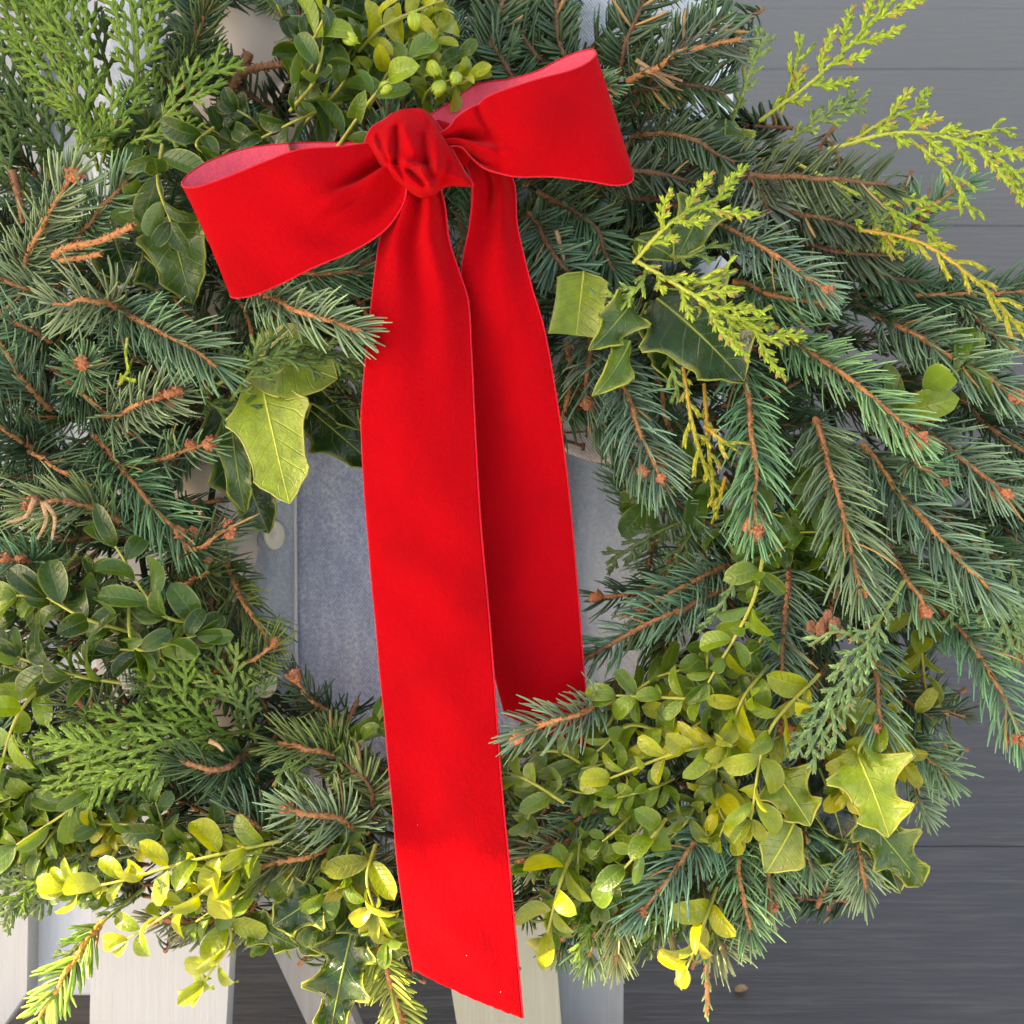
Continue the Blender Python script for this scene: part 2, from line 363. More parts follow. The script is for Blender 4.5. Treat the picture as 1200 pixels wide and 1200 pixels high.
# ------------------------------------------------------------------ white slatted chair the wreath leans on
CHO = (0, 0.16, -0.42)
chair = wroot('garden_chair', CHO, 'white painted slatted garden chair standing under the wreath and the jacket', 'chair')
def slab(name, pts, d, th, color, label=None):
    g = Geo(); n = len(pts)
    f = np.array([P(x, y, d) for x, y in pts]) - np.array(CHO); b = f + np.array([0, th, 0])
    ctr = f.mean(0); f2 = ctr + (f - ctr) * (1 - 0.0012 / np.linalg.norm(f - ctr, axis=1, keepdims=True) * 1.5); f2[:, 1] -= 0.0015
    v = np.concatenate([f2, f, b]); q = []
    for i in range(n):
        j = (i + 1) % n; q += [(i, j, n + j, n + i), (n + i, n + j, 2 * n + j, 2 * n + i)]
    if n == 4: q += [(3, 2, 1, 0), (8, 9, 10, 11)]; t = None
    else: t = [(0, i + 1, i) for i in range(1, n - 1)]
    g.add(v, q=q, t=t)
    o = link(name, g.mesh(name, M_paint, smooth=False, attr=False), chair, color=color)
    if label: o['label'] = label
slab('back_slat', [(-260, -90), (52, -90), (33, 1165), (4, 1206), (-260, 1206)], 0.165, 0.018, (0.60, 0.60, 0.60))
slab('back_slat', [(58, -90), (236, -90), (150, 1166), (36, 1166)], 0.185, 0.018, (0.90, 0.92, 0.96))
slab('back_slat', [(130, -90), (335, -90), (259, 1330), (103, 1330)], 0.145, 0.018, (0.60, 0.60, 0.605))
slab('brace', [(60, 560), (130, 560), (436, 1240), (379, 1240)], 0.17, 0.016, (0.36, 0.33, 0.30), 'white slanting brace, shade put into its taupe colour')  # painted white like the chair; the taupe stands for shade on it
slab('back_slat', [(330, -90), (560, -90), (668, 1330), (556, 1330)], 0.15, 0.018, (0.46, 0.44, 0.33), 'cream slat, sunlit yellow put into its colour')  # yellow of the sun mixed into the cream
slab('back_slat', [(560, -90), (735, -90), (730, 1330), (640, 1330)], 0.17, 0.018, (0.33, 0.335, 0.335), 'white slat, shade put into its grey colour')  # same paint away from the sun, its shade put into the grey
MWi = MW.inverted()
def wbox(name, lo, hi, color=(1, 1, 1)):          # an upright box in world space, child of the tilted chair
    g = Geo(); g.box(lo, hi)
    o = link(name, g.mesh(name, M_paint, smooth=False, attr=False), chair, color=color)
    o.matrix_local = (MW @ Matrix.Translation(Vector(CHO))).inverted()
yb0 = (MW @ Vector((0, 0.17, -0.40))).y
for i in range(5): wbox('seat_slat', (-0.42, yb0 - 0.10 - 0.09 * i, 0.155), (0.34, yb0 - 0.02 - 0.09 * i, 0.173), (0.98, 0.97, 0.95))
for sx in (-0.44, 0.325):
    wbox('leg', (sx, yb0 - 0.50, 0.004), (sx + 0.035, yb0 - 0.42, 0.153)); wbox('leg', (sx, yb0 - 0.13, 0.004), (sx + 0.035, yb0 - 0.05, 0.153))

# ------------------------------------------------------------------ cream shirt and denim jacket on the chair back
SH = (0, 0.12, 0)
shirt = wroot('cream_shirt', SH, 'cream shirt showing at the open front of the denim jacket', 'shirt')
def sheet(name, px0, px1, py0, py1, dfun, mat, parent, org, m=60, n=60, th=0.0012, clip=None):
    xs = np.linspace(0, 1, n); ys = np.linspace(0, 1, m)
    V = np.zeros((m, n, 3))
    for i, yv in enumerate(ys):
        py = py0 + (py1 - py0) * yv
        a = px0(py) if callable(px0) else px0; b = px1(py) if callable(px1) else px1
        for j, xv in enumerate(xs):
            px = a + (b - a) * xv; V[i, j] = P(px, py, dfun(px, py))
    g = Geo(); V = V - np.array(org); g.grid(V)
    me = g.mesh(name, mat, attr=False); o = link(name, me, parent)
    md = o.modifiers.new('thick', 'SOLIDIFY'); md.thickness = th; md.offset = -1
    return o
def gs(x, c, s): return math.exp(-((x - c) / s) ** 2)
def shirt_d(px, py):
    d = 0.074
    for (cx, cy, rx, ry, h) in ((245, 560, 62, 42, 0.022), (268, 640, 42, 58, 0.030), (240, 740, 50, 55, 0.02), (285, 20, 70, 90, 0.012)):
        r2 = ((px - cx) / rx) ** 2 + ((py - cy) / ry) ** 2
        if r2 < 1: d -= h * math.sqrt(1 - r2)
    return d + 0.002 * math.sin(px / 17 + py / 60)
sheet('shirt_front', 195, 352, -80, 1000, shirt_d, M_cream, shirt, SH, 120, 40)
zp = Geo()
zp.tubes(crom([P(317, -20, 0.070), P(319, 10, 0.068), P(320, 24, 0.068)], 8) - np.array(SH), 0.0032, 8)
o = link('necklace', zp.mesh('necklace', M_gold), shirt)
zp = Geo(); zp.box(tuple(P(316, 38, 0.065) - np.array(SH)), tuple(P(323, 24, 0.069) - np.array(SH))); zp2 = Geo()
link('clasp', zp.mesh('clasp', M_button, smooth=False), o)
zp2.box(tuple(P(316, 50, 0.065) - np.array(SH)), tuple(P(324, 38.4, 0.069) - np.array(SH))); link('leather_tab', zp2.mesh('tab', M_thread, smooth=False), o)

JO = (0, 0.09, 0)
jacket = wroot('denim_jacket', JO, 'light blue denim jacket draped behind the wreath with its front edge open', 'jacket')
def interp(tab):
    ys = [a for a, _ in tab]; xs = [b for _, b in tab]
    return lambda y: float(np.interp(y, ys, xs))
def body_d(px, py):
    d = 0.076 + 0.004 * math.sin(px / 60 + py / 190) + 0.002 * math.sin(py / 33 - px / 45)
    e = max(0, (px - 800) / 60); d += 0.035 * e * e
    return d
sheet('back_panel', 420, interp([(-90, 845), (60, 858), (140, 857), (400, 848), (640, 836), (1000, 800)]), -90, 1000, body_d, M_denl, jacket, JO, 70, 60)
sheet('sleeve', interp([(-90, 128), (90, 120), (400, 90)]), interp([(-90, 205), (90, 226), (400, 240)]), -90, 400,
      lambda x, y: 0.100 - 0.02 * math.sin(math.pi * min(1, max(0, (x - 110) / 120))), M_denl, jacket, JO, 40, 20)
def panel_d(px, py):
    e = max(0, (364 - px) / 20); d = 0.048 + 0.006 * e * e
    tp = max(0, (540 - py) / 60); d += 0.018 * tp * tp
    d += 0.0035 * math.sin(px / 24 + 0.4 * math.sin(py / 120)) * gs(py, 520, 170) + 0.0012 * math.sin(py / 60 + px / 50)
    return d + max(0, (px - 600) / 60) ** 2 * 0.01
def top_arch(py):
    return 383 - 40 * math.sqrt(max(0, min(1, (py - 484) / 42)) * (2 - max(0, min(1, (py - 484) / 42)))) + max(0, (py - 526)) * 0.008
def top_arch_r(py):
    return 383 + 262 * math.sqrt(max(0, min(1, (py - 484) / 46)) * (2 - max(0, min(1, (py - 484) / 46))))
sheet('front_panel', top_arch, top_arch_r, 484, 1000, panel_d, M_den, jacket, JO, 130, 70)
plk_l = interp([(470, 338), (500, 332), (540, 336), (560, 330), (585, 316), (605, 308), (640, 302), (680, 294), (730, 289), (800, 286), (1000, 292)])
sheet('placket', plk_l, interp([(470, 345), (1000, 350)]), 470, 1000, lambda x, y: 0.053 + 0.010 * max(0, (312 - x) / 20) ** 2 + 0.0012 * math.sin(y / 21 + x / 9), M_denp, jacket, JO, 90, 14, 0.002)
g = Geo(); g.tubes(np.array([P(345 + 0.008 * (y - 484), y, 0.0485 + 0.018 * max(0, (540 - y) / 60) ** 2 if y < 540 else 0.0485) for y in range(500, 1000, 6)]) - np.array(JO), 0.0011, 6)
link('seam', g.mesh('seam', M_palethread), jacket)
def button(px, py, d, r, kx):
    g = Geo(); c = P(px, py, d) - np.array(JO)
    rings = [(0.0, -0.0030), (0.18, -0.0030), (0.30, -0.0018), (0.72, -0.0022), (0.9, -0.0030), (1.0, -0.0018), (0.98, 0.0), (0.3, 0.001), (0.3, 0.006)]
    an = np.arange(28) / 28 * 2 * np.pi
    V = np.array([[(c[0] + kx * r * q * math.cos(a) , c[1] + z + 0.25 * kx * r * q * math.cos(a), c[2] + r * q * math.sin(a)) for a in an] for q, z in rings])
    V = np.concatenate([V, V[:, :1]], 1); g.grid(V)
    link('button', g.mesh('button', M_button), jacket)
button(322, 627, 0.0450, 0.0092, 0.68); button(311, 800, 0.030, 0.0092, 0.8)
# pocket flap with its stitched buttonhole
fl = lambda px: float(np.interp(px, [590, 655, 690, 720, 760, 800], [520, 527, 541, 545, 540, 530]))
xs = np.linspace(590, 800, 50); V = np.array([[P(x, 430 + (fl(x) - 430) * v, 0.045 - 0.010 * v + 0.003 * math.sin(x / 14 + v * 2)) for x in xs] for v in np.linspace(0, 1, 30)])
g = Geo(); g.grid(V - np.array(JO)); o = link('pocket_flap', g.mesh('pocket_flap', M_flap, attr=False), jacket); md = o.modifiers.new('thick', 'SOLIDIFY'); md.thickness = 0.0024; md.offset = -1
o['label'] = 'pale pocket flap, red bounce light put into its pinkish colour, with a dark stitched buttonhole'
g = Geo(); g.tubes(crom([P(645, 518, 0.0295), P(662, 517, 0.0290), P(684, 523, 0.0290)], 14) - np.array(JO), 0.0010, 6)
g.tubes(crom([P(684, 519, 0.0287), P(683, 528, 0.0287)], 4) - np.array(JO), 0.0011, 6)
g.tubes(crom([P(640, 506, 0.0300), P(665, 507, 0.0300), P(690, 505, 0.0300)], 10) - np.array(JO), 0.0007, 5)
g.tubes(crom([P(688, 498, 0.0300), P(687, 513, 0.0297)], 4) - np.array(JO), 0.0008, 5)
link('buttonhole', g.mesh('buttonhole', M_thread), o)

# ------------------------------------------------------------------ the wreath
WO = (0, 0, 0)
wreath = wroot('evergreen_wreath', WO, 'round wreath of spruce, cedar, boxwood and holly behind the red bow', 'wreath')
CX, CY = 545, 620
ring = Geo(); an = np.linspace(0, 2 * np.pi, 61)
for rr, dd in ((300, 0.035), (380, 0.03), (450, 0.04)):
    ring.tubes(np.array([P(CX + rr * math.cos(a), CY + rr * 0.97 * math.sin(a), dd) for a in an]), 0.002, 6)
link('wire_frame', ring.mesh('wire_frame', M_moss), wreath)

def frame_along(path, n):
    C = crom(path, n); t = np.gradient(C, axis=0); t = nrm(t)
    v = np.array([0, -1.0, 0]); b = nrm(np.cross(t, v)); u = np.cross(b, t)   # u ~ towards the viewer
    return C, t, b, u
def at_s(A, s):
    k = s * (len(A) - 1); i = np.clip(k.astype(int), 0, len(A) - 2); f = (k - i)[:, None]
    return A[i] * (1 - f) + A[i + 1] * f

def needles_geo(path, nl, dens, r, flat, spread, curve, front_gap, seed, kind='spruce', thin0=0.02):
    rg = np.random.default_rng(seed)
    C, t, b, u = frame_along(path, 60)
    Ln = np.linalg.norm(np.diff(C, axis=0), axis=1).sum()
    n = max(12, int(Ln * dens))
    s = np.sort(rg.random(n)) * (1 - thin0) + thin0
    ph = (rg.random(n) * 2 - 1) * np.pi
    if kind == 'fir':
        ph = np.where(rg.random(n) < 0.8, np.sign(ph) * (np.pi / 2 + rg.normal(0, 0.28, n)), ph)
    rej = (np.abs(ph) < front_gap) & (rg.random(n) < 0.8) & (s < 0.94)
    keep = ~rej; s = s[keep]; ph = ph[keep]; n = len(s)
    c0, tt, bb_, uu = at_s(C, s), nrm(at_s(t, s)), nrm(at_s(b, s)), nrm(at_s(u, s))
    tt = tt + rg.normal(0, 0.05, (n, 3))
    rad = np.cos(ph)[:, None] * uu + np.sin(ph)[:, None] * bb_
    a = spread * (1 - 0.55 * np.clip((s - 0.75) / 0.25, 0, 1) ** 1.5) + rg.normal(0, 0.13, n)
    d0 = nrm(tt * np.cos(a)[:, None] + rad * np.sin(a)[:, None])
    bend = curve * (0.7 + 0.6 * rg.random(n))[:, None]
    d1 = nrm(d0 + bend * tt + 0.18 * uu + rg.normal(0, 0.07, (n, 3)))
    ln = nl * np.where(rg.random(n) < 0.08, 0.45, 1.0) * (0.72 + 0.42 * rg.random(n)) * (1 - 0.35 * np.clip((s - 0.85) / 0.15, 0, 1))
    K = 5; pts = [c0]; p = c0
    for k in range(1, K):
        f = (k - 0.5) / (K - 1); dd = nrm(d0 * (1 - f) + d1 * f); p = p + dd * (ln / (K - 1))[:, None]; pts.append(p)
    Cn = np.stack(pts, 1)
    prof = np.array([0.75, 1.0, 1.05, 0.95, 0.42]) if flat == 1 else np.array([0.5, 1.0, 1.05, 1.0, 0.35])
    Rn = r * prof[None] * (0.85 + 0.3 * rg.random(n))[:, None]
    tint = np.clip(rg.normal(0.5, 0.2, n), 0, 1.2)
    tint = np.where(rg.random(n) < (0.012 if kind == 'spruce' else 0.025), 1.8, tint)
    g = Geo(); ref = nrm(rad * 0.6 + uu * 0.8 + rg.normal(0, 0.2, (n, 3)))
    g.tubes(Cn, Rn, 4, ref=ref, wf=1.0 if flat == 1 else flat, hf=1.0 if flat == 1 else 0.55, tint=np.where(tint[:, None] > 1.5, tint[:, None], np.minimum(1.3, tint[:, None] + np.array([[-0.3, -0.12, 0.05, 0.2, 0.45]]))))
    return g, C, t, Ln
def stem_geo(C, r0, r1, seed=0, pegs=True):
    rg = np.random.default_rng(seed)
    g = Geo(); n = len(C); rr = np.linspace(r0, r1, n) * (1 + 0.16 * rg.normal(size=n).clip(-1, 1))
    g.tubes(C, rr[None], 7)
    if pegs:
        t = nrm(np.gradient(C, axis=0)); Ln = np.linalg.norm(np.diff(C, axis=0), axis=1).sum()
        m = int(Ln * 900); s = rg.random(m); c = at_s(C, s); tt = nrm(at_s(t, s)); rd = nrm(np.cross(tt, rg.normal(size=(m, 3))))
        rad = (r0 + (r1 - r0) * s)[:, None]
        c1 = c + rd * rad * 0.7; c2 = c + rd * rad * 1.55 + tt * 0.0013
        g.tubes(np.stack([c1, (c1 + c2) / 2, c2], 1), np.array([[0.0006, 0.0005, 0.00015]]), 4)
    return g
def bud_geo(n, r, seed):
    rg = np.random.default_rng(seed); g = Geo()
    g.ball((0, 0, 0), r, 8, 6, (1, 1, 1.3), 0.25)
    for k in range(n):                                      # scales
        d = nrm(rg.normal(size=3)); p = d * r * 0.75
        q = nrm(d + 0.3 * rg.normal(size=3)); g.tubes(np.stack([p, p + q * r * 0.35, p + q * r * 0.75])[None], np.array([[r * 0.38, r * 0.33, r * 0.06]]), 5, ref=rg.normal(size=3))
    return g
BUD = [bud_geo(14, 0.0030, k).mesh('bud', M_bud) for k in range(4)]

BLUE = (0.125, 0.245, 0.135); GREY = (0.165, 0.26, 0.14); DEEP = (0.035, 0.088, 0.04); LIME = (0.20, 0.28, 0.06); FIRC = (0.035, 0.07, 0.03); OLIVE = (0.085, 0.125, 0.035)
seedc = [100]
def sprig(kind, pts, d0, d1, nlpx=42, color=BLUE, buds=1, dens=None, name=None, stem=(0.0017, 0.0010), stemcol=(1, 1, 1), spread=None, label=None, bow=0.012, gap=None, curve=None):
    seedc[0] += 1; sd = seedc[0]
    n = len(pts); ds = np.linspace(0, 1, n)
    W_ = np.array([P(x, y, d0 + (d1 - d0) * f - bow * math.sin(math.pi * f) * (n > 2)) for (x, y), f in zip(pts, ds)])
    base = W_[0].copy(); path = W_ - base
    if n == 3: path = crom(path, 7); path[1:-1] += rng.normal(0, 0.00055, (5, 3))
    nl = nlpx * 0.0005 * (0.9 + 0.25 * random.random()); k_ = 0.7 + 0.45 * random.random(); stemcol = tuple(x * k_ for x in stemcol); color = tuple(x * (0.85 + 0.3 * random.random()) for x in color)
    if kind == 'spruce':
        g, C, t, Ln = needles_geo(path, nl, dens * 0.85 if dens else 2600, 0.00060, 1, spread or 0.95, 0.75 if curve is None else curve, 0.75 if gap is None else gap, sd)
        mat = M_needle
    else:
        g, C, t, Ln = needles_geo(path, nl, dens or 1750, 0.00082, 1.25, spread or 1.05, 0.25 if curve is None else curve, 0.8 if gap is None else gap, sd, 'fir')
        mat = M_fir
    nm = name or kind + '_sprig'
    so_ = link(nm, stem_geo(C, stem[0], stem[1], sd).mesh(nm, M_twig), wreath, base, color=stemcol)
    if label: so_['label'] = label
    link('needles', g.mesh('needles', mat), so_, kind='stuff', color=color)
    for k in range(buds):
        tp = C[-1] + (0 if k == 0 else 1) * rng.normal(0, 0.0032, 3) - t[-1] * (0.003 * k)
        o = link('bud', random.choice(BUD), so_); o.matrix_local = Matrix.Translation(Vector(tp)) @ Vector(t[-1]).to_track_quat('Z', 'Y').to_matrix().to_4x4() @ Matrix.Scale(0.75 + 0.5 * random.random(), 4)
    return so_

# cedar: flat scaly fronds
def frond_geo(path, blen, seed, sub=True, spacing=0.0075, droop=0.0, side_ang=0.75, scale=1.0, tips=0.0, subl=0.42):
    rg = np.random.default_rng(seed); C, t, b, u = frame_along(path, 50)
    Ln = np.linalg.norm(np.diff(C, axis=0), axis=1).sum(); g = Geo(); lines = []
    lines.append((C, 0.0009, 1.0))
    nb = max(3, int(Ln / spacing))
    for k in range(nb):
        s = 0.08 + 0.9 * (k + 0.3 * rg.random()) / nb; c = at_s(C, np.array([s]))[0]; tt = nrm(at_s(t, np.array([s])))[0]; bb2 = nrm(at_s(b, np.array([s])))[0]; uu = np.cross(bb2, tt)
        sg = 1 if k % 2 else -1
        env = math.sin(math.pi * min(1, 0.18 + 0.86 * (1 - s))) ** 0.7
        ln = blen * max(0.18, env) * (0.75 + 0.5 * rg.random())
        a = side_ang + rg.normal(0, 0.08)
        d0 = nrm(tt * math.cos(a) + sg * bb2 * math.sin(a) + uu * rg.normal(0.05, 0.18)); d1 = nrm(d0 + tt * 0.5 + np.array([0, 0, -droop]))
        br = crom([c, c + d0 * ln * 0.5, c + (d0 + d1) * ln * 0.5], 20); lines.append((br, 0.00085, 1.0))
        if sub and ln > 0.010:
            ns = int(ln / (0.0050 if subl > 0.3 else 0.0036))
            tb = nrm(br[-1] - br[0]); sb = nrm(np.cross(tb, uu))
            for j in range(ns):
                f = 0.2 + 0.72 * j / ns; c2 = br[int(f * 19)]; s2 = 1 if j % 2 else -1
                l2 = (ln * subl if subl > 0.3 else 0.0048) * (1 - 0.6 * f) * (0.8 + 0.5 * rg.random())
                d2 = nrm(tb * math.cos(0.7) + s2 * sb * math.sin(0.7) + uu * rg.normal(0, 0.15))
                lines.append((crom([c2, c2 + d2 * l2 * 0.5, c2 + (d2 + tb * 0.15) * l2], 8), 0.00075, 1.0))
    for (ln_pts, r, _) in lines:
        l_ = np.linalg.norm(np.diff(ln_pts, axis=0), axis=1).sum()
        m = max(3, int(l_ / (0.00135 * scale)))
        q = crom(ln_pts, m + 1); tt = nrm(np.gradient(q, axis=0)); sd_ = nrm(np.cross(tt, u[0])); 
        g.tubes(q, np.linspace(r, r * 0.6, m + 1)[None] * scale, 4, tint=[0.45])
        for sg in (1, -1):
            sc = q[:-1]; an_ = 0.36
            dd = nrm(tt[:-1] * math.cos(an_) + sg * sd_[:-1] * math.sin(an_) + rg.normal(0, 0.06, (m, 3))); L2 = (0.0027 * scale) * (0.85 + 0.3 * rg.random(m))[:, None]
            g.tubes(np.stack([sc, sc + dd * L2 * 0.55, sc + dd * L2 + tt[:-1] * 0.0003], 1), np.array([[0.0007, 0.00075, 0.00018]]) * scale, 4, ref=u[0], wf=1.0, hf=0.9, tint=np.where((np.arange(m) > m - 3) & (rg.random() < tips), 1.8, np.clip(rg.normal(0.55, 0.25, m), 0, 1.2)))
        sc = q[:-1:2]; dd = nrm(tt[:-1:2] + 0.22 * u[0]); mm = len(sc)
        g.tubes(np.stack([sc, sc + dd * 0.0011 * scale, sc + dd * 0.0021 * scale], 1), np.array([[0.0005, 0.00055, 0.0001]]) * scale, 4, ref=u[0], tint=np.clip(rg.normal(0.75, 0.15, mm), 0, 1.2))
    return g, C
def cedar(pts, d0, d1, blpx=45, color=(0.16, 0.24, 0.05), sub=True, stemcol=None, spacing=0.0075, droop=0.0, ang=0.75, scale=1.0, bow=0.01, label=None):
    seedc[0] += 1
    n = len(pts); ds = np.linspace(0, 1, n)
    W_ = np.array([P(x, y, d0 + (d1 - d0) * f - bow * math.sin(math.pi * f) * (n > 2)) for (x, y), f in zip(pts, ds)])
    base = W_[0].copy()
    g, C = frond_geo(W_ - base, blpx * 0.0005, seedc[0], sub, spacing, droop, ang, scale, 0.22 if color in (G3, GY) else 0.02, 0.1 if color in (G3, GY) else 0.42)
    st = Geo(); st.tubes(C, np.linspace(0.0013, 0.0005, len(C))[None] * (0.8 if scale < 1.22 else 1.0), 7)
    o = link('cedar_sprig', st.mesh('cedar_sprig', M_stem), wreath, base, color=stemcol or (1.2, 1.0, 0.8))
    if label: o['label'] = label
    link('fronds', g.mesh('fronds', M_cedar), o, kind='stuff', color=color)
    return o

# leaves
def leaf_mesh(name, Lh, Wd, cup, arch, mat, n=12, m=9, wave=0.0, spines=0, spine_d=0.3, shape='', seed=0, thick=False, twist=0.0):
    rg = np.random.default_rng(seed)
    if spines:
        nrow = spines * 10 + 1
    else: nrow = n + 1
    us = np.linspace(0, 1, nrow); hv = np.r_[0.06, np.linspace(0.3, 0.82, (m - 7) // 2), 0.95, 1.0]; vs_ = np.r_[-hv[::-1], 0, hv]; assert len(vs_) == m
    V = np.zeros((nrow, m, 3)); LU = np.zeros((nrow, m)); LV = np.zeros((nrow, m)); rib = np.zeros((nrow, m)); ed = np.zeros((nrow, m))
    for i, u_ in enumerate(us):
        if spines:
            basew = math.sin(math.pi * min(1, max(0, 0.06 + 0.94 * u_))) ** 0.55 if u_ < 1 else 0
            basew = basew * (1 - 0.25 * u_)
            ph_ = (u_ * spines + 0.35) % 1.0
            sp = (1 - spine_d) + spine_d * 1.35 * (abs(2 * ph_ - 1)) ** 3.2
            fade = min(1, (1 - u_) * 6)
            w_ = Wd * basew * (sp * fade + (1 - fade) * (1 - spine_d))
            if shape == 'square': w_ = Wd * min(1, (u_ * 5) ** 0.6) * (0.86 + 0.14 * (2 * u_ - 1) ** 2)
        else:
            w_ = Wd * (max(0.0, 1 - abs((u_ - 0.56) / (0.56 if u_ < 0.56 else 0.44)) ** (2.0 if u_ < 0.56 else 2.6)) ** (0.72 if u_ < 0.56 else 0.5))
        for j, v_ in enumerate(vs_):
            x = v_ * w_; y = Lh * u_ + (0.07 * Lh * v_ ** 2 * u_ if shape == 'square' else 0)
            z = cup * abs(v_) ** 1.6 * w_ - arch * (u_ - 0.35) ** 2 * Lh + arch * 0.1225 * Lh
            if wave: z += wave * (v_ ** 2) * (math.cos(2 * math.pi * ((u_ * spines + 0.35) % 1.0)) if spines else math.sin(u_ * 9 + v_ * 2 + seed))
            z += twist * x * (u_ - 0.5)
            V[i, j] = (x, y, z); LU[i, j] = u_; LV[i, j] = v_; rib[i, j] = 1.0 if v_ == 0 else 0.0
            ed[i, j] = 1.0 if abs(v_) > 0.999 else (0.35 if abs(v_) > 0.94 else 0.0)
    if not thick:
        g = Geo(); g.grid(V)
    me = g.mesh(name, mat, attr=False)
    for nm, A in (('rib', rib), ('edge', ed), ('lu', LU), ('lv', LV)):
        at = me.attributes.new(nm, 'FLOAT', 'POINT'); at.data.foreach_set('value', A.astype(np.float32).ravel())
    return me
BOXL = [leaf_mesh('leaf', 0.0195, 0.0051 * f, c, a, M_box, 12, 11, w_, seed=k) for k, (f, c, a, w_) in enumerate([(1, .35, .5, 0), (1.15, .2, .9, .0003), (0.85, .6, .3, 0), (1.05, .1, .2, .0005), (0.7, .5, 1.1, 0), (1.2, .45, .6, .0004)])]
def mat_from(loc, d, nrm_, s=1.0, sx=1.0):
    d = nrm(d); n_ = nrm(nrm_ - d * float(np.dot(nrm_, d))); x = np.cross(d, n_)
    m = Matrix(((x[0] * s * sx, d[0] * s, n_[0] * s, loc[0]), (x[1] * s * sx, d[1] * s, n_[1] * s, loc[1]), (x[2] * s * sx, d[2] * s, n_[2] * s, loc[2]), (0, 0, 0, 1)))
    return m
LEAFN = [0]
def leaf_colour(pal):
    a, b = pal; f = random.random() ** 1.2
    c = [a[i] * (1 - f) + b[i] * f for i in range(3)]; k = 0.8 + 0.45 * random.random()
    return tuple(x * k for x in c)
DARKG = ((0.014, 0.05, 0.006), (0.045, 0.105, 0.012)); MIDG = ((0.05, 0.12, 0.010), (0.15, 0.24, 0.016)); YELG = ((0.12, 0.20, 0.010), (0.36, 0.36, 0.015)); GOLD = ((0.40, 0.34, 0.015), (0.18, 0.24, 0.012)); SAGE = ((0.08, 0.14, 0.025), (0.16, 0.22, 0.03))
def boxwood(pts, d0, d1, pal=MIDG, size=1.0, step=0.0085, ang=0.9, individual=True, facing=0.7, stemcol=(1.3, 1.2, 0.8), tipn=3, bow=0.01, label=None, skip=0.0):
    seedc[0] += 1
    n = len(pts)
    W_ = np.array([P(x, y, d0 + (d1 - d0) * f - bow * math.sin(math.pi * f) * (n > 2)) for (x, y), f in zip(pts, np.linspace(0, 1, n))])
    base = W_[0].copy(); C, t, b, u = frame_along(W_ - base, 40)
    Ln = np.linalg.norm(np.diff(C, axis=0), axis=1).sum()
    st = Geo(); st.tubes(C, np.linspace(0.0011, 0.0006, 40)[None], 6)
    o = link('boxwood_sprig', st.mesh('boxwood_sprig', M_stem), wreath, base, color=stemcol)
    if label: o['label'] = label
    k = 0; s = 0.01; mats = []
    while s < Ln - 0.001:
        f = s / Ln; i = int(f * 39); tt, bb3, uu = t[i], b[i], u[i]
        for sg in (1, -1):
            if random.random() < skip: continue
            side = bb3 if k % 2 == 0 else nrm(uu * 0.9 + bb3 * 0.35 * random.choice((-1, 1)))
            a = ang * (0.8 + 0.4 * random.random())
            d_ = tt * math.cos(a) + side * sg * math.sin(a) + rng.normal(0, 0.13, 3)
            nn = facing * np.array([0, -1.0, 0.25]) + (1 - facing) * tt + rng.normal(0, 0.48, 3)
            mats.append(mat_from(C[i] + nrm(d_) * 0.001, d_, nn, size * (0.75 + 0.4 * random.random()) * (1 - 0.25 * f), random.choice((1, 1, 0.9))))
        s += step * size * (0.8 + 0.4 * random.random()); k += 1
    for j in range(tipn):
        d_ = t[-1] + rng.normal(0, 0.33, 3); mats.append(mat_from(C[-1], d_, np.array([0, -1, 0.2]) + rng.normal(0, 0.4, 3), size * (0.55 + 0.35 * random.random())))
    if individual and LEAFN[0] + len(mats) <= 300:
        LEAFN[0] += len(mats)
        for mt in mats: link('leaf', random.choice(BOXL), o, mat4=mt, color=leaf_colour(pal))
    else:
        g = Geo(); rb = []; eg = []; la = []; lb = []
        for mt in mats:
            me = random.choice(BOXL); v = np.empty(len(me.vertices) * 3, np.float32); me.vertices.foreach_get('co', v); v = v.reshape(-1, 3)
            M3 = np.array(mt)[:3, :3]; v = v @ M3.T + np.array(mt)[:3, 3]
            q = np.empty(len(me.loops), np.int32); me.loops.foreach_get('vertex_index', q); g.add(v, q=q.reshape(-1, 4))
            for nm, acc in (('rib', rb), ('edge', eg), ('lu', la), ('lv', lb)):
                a_ = np.empty(len(me.vertices), np.float32); me.attributes[nm].data.foreach_get('value', a_); acc.append(a_)
        me = g.mesh('leaves', M_box)
        for nm, acc in (('rib', rb), ('edge', eg), ('lu', la), ('lv', lb)):
            at = me.attributes.new(nm, 'FLOAT', 'POINT'); at.data.foreach_set('value', np.concatenate(acc))
        link('leaves', me, o, kind='stuff', color=leaf_colour(pal))
    return o
hs = [0]
